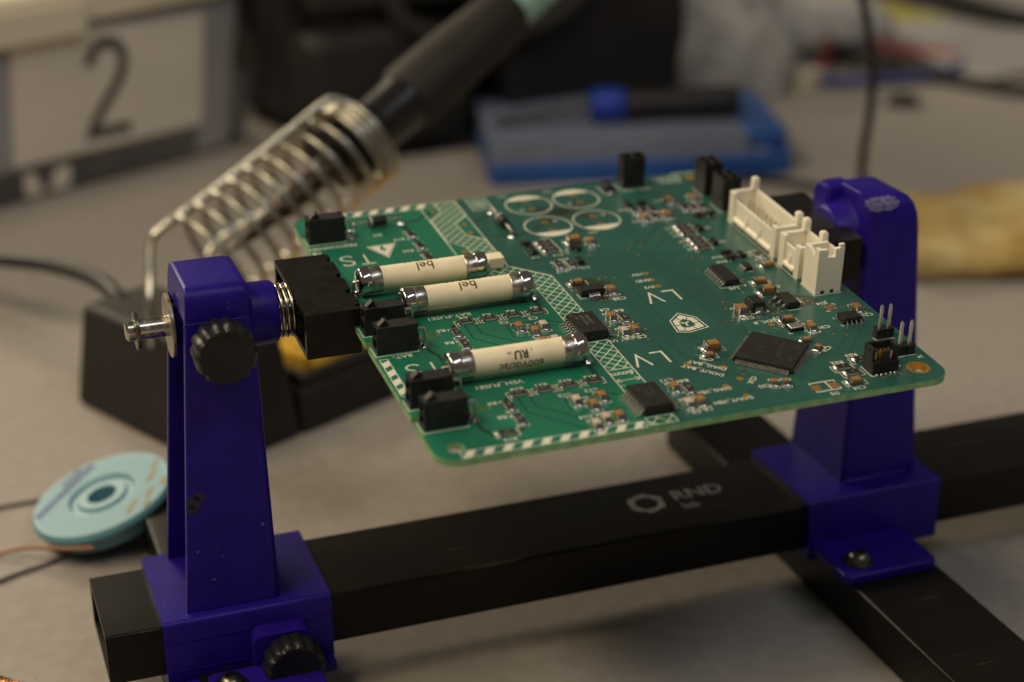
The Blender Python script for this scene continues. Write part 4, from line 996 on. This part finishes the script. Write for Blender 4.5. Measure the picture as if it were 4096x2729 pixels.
# ------------------------------------------------------------------ pin headers
def pin_header(u0, u1, v0, v1, pu):
    n = len(pu); d = (u1-u0)/n; mb = MB()
    for i in range(n):
        a, b = u0+i*d, u0+(i+1)*d; c = 0.35
        mb.prism([(a+c, v0), (b-c, v0), (b, v0+c), (b, v1-c), (b-c, v1), (a+c, v1), (a, v1-c), (a, v0+c)], 0.05, 2.5)
    o = mb.build('pin_header', 'conn_black', board, smooth=0)
    for x in pu:
        vv = (v0+v1)/2; s = 0.32
        MB().loft([[(x-s*k, vv-s*k, z), (x+s*k, vv-s*k, z), (x+s*k, vv+s*k, z), (x-s*k, vv+s*k, z)] for z, k in ((0.2, 1), (8.0, 1), (8.6, 0.5))]).build('pin', 'tin', o)
    inks([[(u0-0.4, v0+1.2), (u0-0.1, v0-0.35), (u1, v0-0.35)]], 0.24)
    return o
pin_header(117.2, 122.1, 21.7, 24.1, (118.45, 120.85))
pin_header(117.4, 122.4, 12.6, 15.0, (118.5, 121.1))
# shrouded ten-way socket
u0, u1, v0, v1, h = 106.9, 113.8, 6.1, 10.8, 6.5
mb = MB().box(u0+0.7, u1-0.7, v0+0.7, v1-0.7, 0.6, 1.8)
mb.box(u0, u1, v1-0.7, v1, 0.4, h).box(u0, u0+0.7, v0+0.7, v1-0.7, 0.4, h-0.0).box(u1-0.7, u1, v0+0.7, v1-0.7, 0.4, h)
mb.box(u0, u0+2.2, v0, v0+0.7, 0.4, 3.2).box(u0+2.2, u0+3.9, v0, v0+0.7, 0.4, h-0.6).box(u0+3.9, u1, v0, v0+0.7, 0.4, 3.0)
bx = mb.build('box_header', 'conn_black', board, bevel=0.1, smooth=0)
for i in range(5):
    for j in range(2):
        x, y = u0+1.2+i*1.02, v0+1.5+j*1.3
        MB().loft([[(x-q, y-q, z), (x+q, y-q, z), (x+q, y+q, z), (x-q, y+q, z)] for z, q in ((1.8, 0.22), (4.9, 0.22), (5.2, 0.1))]).build('pin', 'gold' if (i+j) % 2 else 'tin', bx)
    MB().lathe((u0+0.9+i*1.2, v0-0.5, 0.02), (u0+0.9+i*1.2, v0-0.5, 0.45), [(0, 0.42), (0.5, 0.36), (1, 0.12)], 10).build('solder_joint', 'solder', bx)
inks([[(106.6, 11.0), (106.6, 5.9), (107.4, 5.6)]], 0.3)
# ------------------------------------------------------------------ soldering iron stand
sd_r, sd_l = Vector((0.894, 0.447, 0)), Vector((-0.447, 0.894, 0))     # its two base directions
SP = Vector((50.1, 133.9, 0))
stand = empty('soldering_iron_stand', 'black soldering iron stand with a coiled spring holder behind the left blue post', 'iron stand', (50.1, 133.9, 0), rz=math.atan2(0.447, 0.894))
# local frame: x along the long front edge, y to the back
def taper_box(mb, x0, x1, y0, y1, z0, z1, d):
    return mb.frustum([(x0, y0, z0), (x1, y0, z0), (x1, y1, z0), (x0, y1, z0)], [(x0+d, y0+d, z1), (x1-d, y0+d, z1), (x1-d, y1-d, z1), (x0+d, y1-d, z1)])
MBs = taper_box(MB(), 0, 38, 0, 80, 0, 38, 4.0).build('tower', 'stand_black', stand, bevel=2.5, seg=3)
tr = MB()
taper_box(tr, 38.05, 150, 0, 80, 0, 15, 2.0)
tr.box(41, 147, 3, 6, 15, 20).box(41, 147, 74, 77, 15, 20).box(41, 44, 6, 74, 15, 20).box(144, 147, 6, 74, 15, 20)
tr.build('tray', 'stand_black', stand, bevel=0.8)
spg = empty('sponge', 'yellow cleaning sponge in the tray of the iron stand beside the left clamp jaw', 'sponge', (50.1, 133.9, 0), rz=math.atan2(0.447, 0.894))
bm_s = MB(); random.seed(9)
def pad(mb, x0, x1, y0, y1, z0, z1, nx, ny, amp):
    ring = []
    top = [[(lerp(x0, x1, i/nx), lerp(y0, y1, j/ny), z1 - (2.2 if i in (0, nx) or j in (0, ny) else 0) + random.uniform(-amp, amp)) for i in range(nx+1)] for j in range(ny+1)]
    vs = [p for r in top for p in r]; n = nx+1
    fs = [[j*n+i, j*n+i+1, (j+1)*n+i+1, (j+1)*n+i] for j in range(ny) for i in range(nx)]
    o = len(vs); edge = [(i, 0) for i in range(nx)] + [(nx, j) for j in range(ny)] + [(nx-i, ny) for i in range(nx)] + [(0, ny-j) for j in range(ny)]
    bot = [(top[j][i][0], top[j][i][1], z0) for i, j in edge]
    fs += [[edge[k][1]*n+edge[k][0], edge[(k+1) % len(edge)][1]*n+edge[(k+1) % len(edge)][0], o+(k+1) % len(edge), o+k] for k in range(len(edge))]
    fs.append([o+k for k in range(len(edge))])
    return mb.add(vs+bot, fs)
pad(bm_s, 46, 140, 8, 70, 15.0, 26.0, 16, 14, 0.5).build('foam', 'sponge_yellow', spg, smooth=60)
# local coordinates of a world point in the stand's frame
def sl(p): q = Vector(p) - SP; return (q.dot(sd_r), q.dot(sd_l), q.z)
CA, CB = Vector((59.4, 177.4, 56.6)), Vector((115.7, 197.4, 84.1))       # spring axis, bottom to mouth
ax = (CB-CA).normalized(); e1 = ax.orthogonal().normalized(); e2 = ax.cross(e1); LEN = (CB-CA).length
pts = []; turns = 9.0; N = int(turns*20)
for i in range(N+1):
    t = i/N; r = lerp(18.6, 16.2, t); a = 2*PI*turns*t
    pts.append(sl(CA + ax*(LEN*t) + e1*(r*math.cos(a)) + e2*(r*math.sin(a))))
for i in range(1, 4*20+1):                                                # close-wound mouth
    t = i/20; a = 2*PI*(turns+t)
    pts.append(sl(CB + ax*(2.3*t) + e1*(16.4*math.cos(a)) + e2*(16.4*math.sin(a))))
MB().tube(pts, 1.1, 7).build('spring', 'zinc_wire', stand, smooth=60)
fr = [(38.2, 165.4, 34.0), (38.7, 166.9, 47.6), (40.3, 172.2, 55.5), (42.4, 178.2, 65.4), (47.0, 179.6, 69.7), (63.8, 184.3, 77.9), (90.1, 191.6, 92.1), (107.6, 195.7, 102.1), (111.6, 195.9, 103.2), (115.5, 193.5, 100.8), (125.4, 183.7, 86.9), (125.4, 182.4, 78.7)]
MB().tube([sl(p) for p in smooth_path(fr, 6)], 1.55, 8).build('wire_frame', 'zinc_wire', stand, smooth=60)
fr2 = [(62, 196, 36), (63, 197, 46), (68, 202, 54), (96, 208, 66), (124, 210, 84)]
MB().tube([sl(p) for p in smooth_path(fr2, 6)], 1.4, 8).build('wire_frame', 'zinc_wire', stand, smooth=60)

# ------------------------------------------------------------------ soldering iron resting in the spring
iron = empty('soldering_iron', 'soldering iron with dark grip and mint green end resting in the spring holder', 'soldering iron', (112, 184, 91))
io = Vector((112, 184, 91))
ID = (Vector((202.4, 250.3, 121.7)) - Vector((115.7, 197.4, 84.1))).normalized()
def ip(t): return tuple(Vector((115.7, 197.4, 84.1)) + ID*t - io)
MB().lathe(ip(-62), ip(-36), [(0, 0.3), (0.5, 2.6), (1, 3.2)], 16).build('tip', 'barrel', iron)
MB().lathe(ip(-38), ip(0), [(0, 3.4), (0.08, 4.6), (0.3, 4.6), (0.32, 5.2), (0.4, 5.2), (0.42, 4.6), (0.7, 4.8), (0.72, 5.4), (1, 5.6)], 20).build('barrel', 'barrel', iron)
MB().lathe(ip(-8), ip(14), [(0, 10.5), (0.1, 12.2), (0.3, 11.6), (1, 10.4)], 28).build('guard', 'iron_black', iron)
MB().lathe(ip(13), ip(32), [(0, 10.2), (0.5, 10.0), (0.95, 10.6), (1, 11.5)], 28).build('neck', 'iron_black', iron)
MB().lathe(ip(31), ip(95), [(0, 11.0), (0.06, 12.4), (0.35, 12.4), (0.7, 11.6), (0.97, 11.0), (1, 9.6)], 32).build('grip', 'grip', iron)
MB().lathe(ip(94), ip(180), [(0, 8.0), (0.05, 8.8), (0.9, 8.4), (1, 7)], 32).build('handle', 'mint', iron)

# ------------------------------------------------------------------ storage box with the figure two
bx_ang = math.atan2(69, 142)
box = empty('storage_box', 'translucent plastic storage box with a paper label showing the figure 2', 'storage box', (7, 440, 0), rz=bx_ang)
w = MB()
w.frustum([(-60, 0, 0), (136, 0, 0), (136, 90, 0), (-60, 90, 0)], [(-66, -3, 80), (146, -3, 80), (146, 96, 80), (-66, 96, 80)])
w.build('body', 'box_clear', box, bevel=4, seg=3)
MB().frustum([(-54, 2.5, 3), (131, 2.5, 3), (131, 86, 3), (-54, 86, 3)], [(-58, 1.5, 60), (136, 1.5, 60), (136, 90, 60), (-58, 90, 60)]).build('contents', 'box_inside', box)
MB().box(-70, 150, -7, 100, 80.5, 97).build('lid', 'box_lid', box, bevel=2, seg=3)
MB().box(-60, 52, -9.5, -6.9, 76, 92).build('lid_clip', 'box_lid', box, bevel=1)
MB().frustum([(138, 12, 4), (156, 12, 4), (156, 60, 4), (138, 60, 4)], [(142, 10, 44), (159, 12, 33), (159, 60, 33), (142, 62, 44)]).build('side_grip', 'box_clear', box, bevel=1.5)
lb = MB().frustum([(10, -1.5, 18), (117, -1.5, 17.5), (117, -0.6, 17.5), (10, -0.6, 18)], [(13.5, -3.9, 77), (121.5, -3.9, 73.5), (121.5, -3.0, 73.5), (13.5, -3.0, 77)]).build('label_card', 'paper', box)
strokes = [(53.5, 58.5), (55.5, 64), (59.5, 67.8), (64.5, 69), (69.5, 67.2), (72.8, 62.5), (73.0, 57), (71, 51.5), (66.5, 45), (60, 37.5), (54.5, 30.5), (52.4, 25.4), (75.2, 25.0)]
num = MB().strip(strokes, 5.6, 0.0)
num.v = [(x, -1.68 - (y-18)*0.0407, y) for x, y, z in num.v]
num.build('printed_number', 'toner', lb, smooth=0)
MB().frustum([(-50, -0.25, 2), (112, -0.25, 2), (112, 0.5, 2), (-50, 0.5, 2)], [(-50, -1.35, 16.8), (115, -1.35, 16.8), (115, 0, 16.8), (-50, 0, 16.8)]).build('dark_panel', 'panel_dark', box)
MB().frustum([(14, -0.9, 2.5), (24, -0.9, 2.5), (24, -0.3, 2.5), (14, -0.3, 2.5)], [(14, -1.6, 13.8), (19, -1.6, 13.8), (19, -1.0, 13.8), (14, -1.0, 13.8)]).frustum([(27, -0.9, 2.5), (38, -0.9, 2.5), (38, -0.3, 2.5), (27, -0.3, 2.5)], [(31, -1.6, 13.2), (39, -1.6, 13.2), (39, -1.0, 13.2), (31, -1.0, 13.2)]).build('sticker', 'paper', box)

# ------------------------------------------------------------------ black tool bag behind the iron
def blob(mb, x0, x1, y0, y1, z0, z1, nx, ny, nz, amp, seed):
    """soft box: subdivided, bulged and wrinkled"""
    from mathutils import noise as mn
    c = Vector(((x0+x1)/2, (y0+y1)/2, (z0+z1)/2)); h = Vector(((x1-x0)/2, (y1-y0)/2, (z1-z0)/2))
    def put(a, b, cc):
        p = Vector((a, b, cc)); L = max(1e-6, p.length); q = p / max(abs(a), abs(b), abs(cc))
        r = q.lerp(q.normalized()*1.22, 0.28)
        w = Vector((c.x + r.x*h.x, c.y + r.y*h.y, c.z + r.z*h.z))
        d = mn.noise(w*0.018 + Vector((seed, 0, 0))) + 0.5*mn.noise(w*0.045 + Vector((0, seed, 0)))
        w += r.normalized()*amp*d
        w.z = max(w.z, z0)
        return tuple(w)
    for axis in range(3):
        for s in (-1, 1):
            n1, n2 = ((ny, nz), (nx, nz), (nx, ny))[axis]
            vs = []; 
            for j in range(n2+1):
                for i in range(n1+1):
                    a, b = -1+2*i/n1, -1+2*j/n2
                    vs.append(put(*((s, a, b) if axis == 0 else (a, s, b) if axis == 1 else (a, b, s))))
            mb.add(vs, [[j*(n1+1)+i, j*(n1+1)+i+1, (j+1)*(n1+1)+i+1, (j+1)*(n1+1)+i] for j in range(n2) for i in range(n1)])
    return mb
def weld(o):
    bm = bmesh.new(); bm.from_mesh(o.data); bmesh.ops.remove_doubles(bm, verts=bm.verts, dist=0.0002); bmesh.ops.recalc_face_normals(bm, faces=bm.faces)
    for f in bm.faces: f.smooth = True
    bm.to_mesh(o.data); bm.free()
bag = empty('tool_bag', 'bulky black tool bag standing behind the soldering iron', 'tool bag', (250, 540, 0), rz=0.10)
o = blob(MB(), -105, 110, -62, 95, 0, 190, 22, 16, 18, 9, 3.1).build('body', 'bag_black', bag); weld(o)
o = blob(MB(), -100, -12, -92, -52, 4, 66, 14, 8, 10, 4, 7.7).build('side_pocket', 'bag_black', bag); weld(o)
o = blob(MB(), 6, 112, -92, -52, 4, 88, 14, 8, 10, 5, 1.3).build('side_pocket', 'bag_black', bag); weld(o)
MB().box(-98, 10, -88, -80, 78, 130).build('stiff_panel', 'bag_panel', bag, bevel=3)
MB().tube(smooth_path([(-60, -80, 120), (-50, -95, 70), (10, -100, 62), (50, -92, 80), (60, -80, 120)], 8), 5, 10).build('carry_strap', 'strap_black', bag)

# ------------------------------------------------------------------ blue screwdriver case, its clear lid and the screwdriver on it
ca = math.atan2(-34.3, 144.3)
case = empty('screwdriver_case', 'flat blue plastic tool case with a clear lid lying behind the board', 'tool case', (231.9, 386.2, 0), rz=ca)
MB().prism(rrect(0, 150, 0, 92, 6, 5), 0, 11).build('tray', 'set_blue', case, bevel=1.5, seg=3)
MB().prism(rrect(4, 140, 5, 87, 4, 4), 11.02, 12.6).build('insert', 'box_clear', case)
MB().box(1.0, 126, 1.2, 2.6, 11.1, 20).box(1.0, 126, 88.6, 90, 11.1, 20).box(1.0, 2.4, 2.6, 88.6, 11.1, 20).box(126, 127.4, 1.2, 90, 11.1, 20).box(1.0, 127.4, 1.2, 90, 20.01, 21.2).build('lid', 'set_clear', case)
MB().lathe((36, 8, 17.0), (118, 8, 17.0), [(0, 3), (0.02, 4.2), (0.6, 4.2), (0.62, 3.0), (1, 3.0)], 16).build('shaft_rod', 'tin', case)
MB().box(10, 120, 16, 30, 12.7, 16).build('holder_bar', 'box_inside', case, bevel=0.8)
MB().box(8, 96, 66, 84, 12.7, 20).build('holder_bar', 'set_blue', case, bevel=1.5)
MB().prism(rrect(127.5, 149, 6, 84, 5, 4), 11.02, 22).build('catch', 'set_blue', case, bevel=2.5, seg=3)
drv = empty('screwdriver', 'screwdriver with black handle and blue collar lying on the blue tool case', 'screwdriver', (231.9, 386.2, 0), rz=ca)
dz, dy = 29.6, 33
MB().lathe((70, dy, dz), (129, dy, dz), [(0, 6), (0.03, 7.6), (0.15, 8.2), (0.35, 7.2), (0.6, 8.2), (0.95, 8.0), (1, 6.5)], 28).build('handle', 'handle_black', drv)
MB().lathe((54, dy, dz), (70.5, dy, dz), [(0, 6.5), (0.06, 8.6), (0.9, 8.8), (1, 7.8)], 28).build('collar', 'collar_blue', drv)
MB().lathe((6, dy-2, dz-5.8), (55, dy, dz), [(0, 2.2), (1, 2.4)], 16).build('shaft', 'dark_steel', drv)

# ------------------------------------------------------------------ clear bag, wires and oddments on the far right of the table
pb = blob(MB(), 318, 452, 484, 610, 0.5, 52, 30, 28, 12, 20, 5.5).build('plastic_bag', 'poly_bag'); weld(pb)
tag(pb, 'crumpled clear plastic bag on the table behind the blue tool case', 'plastic bag')
pb2 = blob(MB(), 455, 560, 555, 690, 0.5, 30, 26, 24, 8, 14, 8.1).build('plastic_bag', 'poly_bag'); weld(pb2)
tag(pb2, 'second clear plastic bag lying flatter behind the white plug and loose wires', 'plastic bag', 'clear plastic bags')
pb['group'] = 'clear plastic bags'
def cable(name, pts, r, m, label, cat, group=None, n=9):
    o = MB().tube(smooth_path(pts, 8), r, n).build(name, m, None, smooth=60)
    return tag(o, label, cat, group)
cable('power_cable', [(338, 262, 170), (349, 261, 125), (357, 260, 100), (361.5, 260, 81), (363, 260, 62), (361, 260, 40), (362, 262, 22), (370, 276, 9), (381, 300, 2.6), (379, 318.6, 2.1), (369.4, 333, 2.1), (359, 344.3, 2.1), (344.7, 350, 2.1), (325, 352, 2.1)], 2.0, 'cable', 'thin black cable rising behind the right blue post and running along the blue case', 'cable')
cable('supply_cable', [(-260, 560, 3.2), (-150, 470, 3.2), (-80, 400, 8), (-40, 350, 18), (-10.7, 307.6, 24.5), (-1.6, 293.7, 26.3), (13.2, 272.6, 29.6), (23.6, 247.3, 33.5), (29.5, 225, 36.5), (33, 208, 36.5), (37, 200, 33)], 3.1, 'cable', 'thick black cord arching into the back of the iron stand at far left', 'cord')
cable('signal_cable', [(500, 560, 3), (520, 515, 3), (545, 470, 3), (570, 432, 3), (610, 418, 3), (680, 420, 3), (760, 430, 3)], 4.2, 'cable', 'black cable sagging across the table at the far right edge', 'cable')
cable('jumper_wire', [(470, 498, 4), (488, 520, 9), (505, 548, 12), (530, 560, 6), (560, 540, 4), (580, 520, 3)], 3.0, 'wire_red', 'red wire running out of the white plug', 'wire', 'loose wires by the white plug')
cable('jumper_wire', [(470, 492, 4), (495, 486, 4), (520, 480, 4), (545, 484, 4), (570, 500, 3)], 3.0, 'wire_blue', 'blue wire lying nearest the camera beside the white plug', 'wire', 'loose wires by the white plug')
cable('jumper_wire', [(476, 512, 8), (492, 528, 12), (515, 540, 10), (540, 528, 5), (548, 505, 3), (552, 490, 3)], 3.2, 'wire_dark', 'dark wire curling behind the red wire and white plug', 'wire', 'loose wires by the white plug')
plug = MB().box(-9, 9, -7, 7, 0, 12).box(9, 13, -5, 5, 2, 10).build('wire_plug', 'plug_white', None, bevel=1.2, loc=(462, 497, 0), rot=(0, 0, 0.3))
tag(plug, 'small white plug on the ends of the loose wires', 'plug')
clip = MB().box(-9, 9, -3.2, 3.2, 0, 5).prism(rrect(-5, 5, -2.6, 2.6, 1.2, 3), 5.02, 7).build('small_clip', 'strap_black', None, bevel=0.8, loc=(494.5, 441.2, 0), rot=(0, 0, -0.5))
tag(clip, 'small black clip lying below the sagging cable on the right', 'clip')
ys = MB().loft([[(x-16, y, z), (x+16, y+4, z), (x+16, y+4, z+1.5), (x-16, y, z+1.5)] for x, y, z in smooth_path([(585, 760, 2), (590, 710, 3), (594, 660, 5), (602, 625, 4), (622, 596, 1)], 6)]).build('yellow_strap', 'strap_yellow', None)
tag(ys, 'yellow green strap crossing the top right corner of the table', 'strap')
bs_ = MB().loft([[(x-14, y-8, z), (x+14, y+8, z), (x+14, y+8, z+3), (x-14, y-8, z+3)] for x, y, z in smooth_path([(640, 760, 8), (642, 700, 9), (647, 650, 10), (652, 606, 9), (670, 575, 6), (720, 560, 3)], 6)]).build('black_strap', 'strap_black', None)
tag(bs_, 'wide black strap beside the yellow strap at top right', 'strap')
pp = MB()
n = 14; vs = []
for j in range(n+1):
    for i in range(n+1):
        x, y = 560 + 260*i/n, 470 + 180*j/n
        vs.append((x, y, 1.0 + 3.0*abs(math.sin(i*0.55+j*0.3)) + 5*max(0, 1-i/3)*max(0, (j-8)/6)))
pp.add(vs, [[j*(n+1)+i, j*(n+1)+i+1, (j+1)*(n+1)+i+1, (j+1)*(n+1)+i] for j in range(n) for i in range(n)]); 
vs2 = [(x, y, z-0.4) for x, y, z in vs]; pp.add(vs2, [[j*(n+1)+i, (j+1)*(n+1)+i, (j+1)*(n+1)+i+1, j*(n+1)+i+1] for j in range(n) for i in range(n)])
ob = pp.build('paper_sheet', 'paper_grey', None, recalc=False, rot=(0, 0, 0))
tag(ob, 'wavy pale grey paper sheet lying under the black strap on the right', 'paper')
pk = MB().prism(rrect(-26, 26, -20, 20, 4, 4), 0, 16).build('white_packet', 'plug_white', None, bevel=3, seg=3, loc=(560, 726, 0), rot=(0, 0, 0.3))
tag(pk, 'small white packet at the top edge beside the yellow strap', 'packet')
# tan pad behind the right post
tp = empty('stained_pad', 'mottled tan foam pad lying on the table to the right of the right blue post', 'pad', (350, 200, 0), rz=-0.22)
o = blob(MB(), -4, 150, -2, 92, 1.0, 13, 40, 30, 6, 9.0, 2.2).build('foam', 'sponge_tan', tp); weld(o)
MB().box(6, 126, 4, 92, 0, 0.98).build('dark_sheet', 'stand_black', tp)  # thin black sheet between the foam and the table

# ------------------------------------------------------------------ spool of desoldering braid
sc = Vector((13.5, 105.5, 0)); sr = 22.0
spool = empty('braid_spool', 'light blue spool of desoldering braid lying on the table at far left', 'braid spool', tuple(sc))
spool.rotation_euler = (math.radians(1), math.radians(-15), 0.0)
spool.location.z = 0.0062
spool.scale = (1, 1, 0.78)
MB().lathe((0, 0, 0), (0, 0, 3.0), [(0, 14), (0, sr-3.2), (0.3, sr-2.6), (0.8, sr-2.4), (1, sr-2.5), (1, 10)], 64, cap=False).build('flange', 'spool_blue', spool, smooth=40)
MB().lathe((0, 0, 3.0), (0, 0, 6.5), [(0, sr-2.45), (1, sr-1.2)], 64, cap=False).build('hub', 'spool_blue', spool)
MB().lathe((0, 0, 6.5), (0, 0, 10.0), [(0, 10), (0, sr-0.6), (0.2, sr), (0.7, sr), (1, sr-0.8), (1, 10.5), (0.6, 9.6), (0.62, 8.0), (0.95, 7.4), (0.95, 4.6), (-2.4, 4.4), (-2.4, 0.01)], 64, cap=False).build('flange', 'spool_blue', spool, smooth=40)
MB().disc(0, 0, sr-1.8, 10.06, 64, 11.2).build('paper_label', 'spool_label', spool, smooth=0)
pr_ = MB(); random.seed(4)
for k, (y, a, b, wd) in enumerate(((14.2, -14, 13, 2.6), (17.2, 2, 10, 1.8))):
    x = a
    while x < b:
        L = random.uniform(1.2, 2.6); pr_.strip([(x, y), (x+L, y)], wd, 10.12); x += L + 0.55
bl = pr_.build('printed_line', 'spool_ink', spool, smooth=0); bl.rotation_euler = (0, 0, 0.75)
pr_ = MB()
for x, y, L in ((4, -14, 6), (11, -12.5, 5), (-12, -14, 7), (-4, -17, 5), (2, -19.5, 4), (-9, -18.5, 4)):
    pr_.strip([(x, y), (x+L, y)], 1.7, 10.12)
gl = pr_.build('printed_line', 'spool_gold', spool, smooth=0); gl.rotation_euler = (0, 0, 1.0)
cable('braid_tail', [(6, 84.5, 7.5), (-2, 88.5, 6.5), (-9.5, 95, 5), (-16, 100.5, 2.5), (-24, 102.0, 0.9), (-34, 100, 0.9)], 0.65, 'copper_soft', 'thin copper braid tail leading off the light blue spool', 'copper braid')
cable('grey_line', [(2, 134, 0.7), (-9, 133.6, 0.7), (-17.6, 133.2, 0.7), (-34, 132, 0.7)], 0.65, 'grey_line', 'thin grey line running from behind the spool to the left edge', 'wire', 'thin grey lines by the spool')  # thin grey tubes laid along the table, left of the spool
cable('grey_line', [(0, 96, 0.7), (-7.2, 92, 0.7), (-15, 89.5, 0.7), (-24, 85.5, 0.7), (-34, 80, 0.7)], 0.65, 'grey_line', 'thin grey line in front of the spool curving to the left edge', 'wire', 'thin grey lines by the spool')
# loose flat braid at the near left corner: crossing strands woven round a flat core
bb = MB()
p0, p1 = Vector((-90, 94.7, 0)), Vector((-13.5, 19.5, 0)); d = (p1-p0); L = d.length; d.normalize(); nn = Vector((-d.y, d.x, 0))
for s in (1, -1):
    for k in range(10):
        pts = []
        for i in range(int(L/0.5)+1):
            t = i*0.5; ph = s*(t*0.62) + k*2*PI/10
            pts.append(p0 + d*t + nn*(2.6*math.cos(ph)) + Vector((0, 0, 1.25 + 0.75*math.sin(ph) + 0.12*math.sin(t*2.2*s + k))))
        bb.tube(pts, 0.36, 5)
br = bb.build('copper_braid', 'copper', None, smooth=60)
tag(br, 'flat woven copper braid in the near left corner of the table', 'copper braid')

flush_letters()
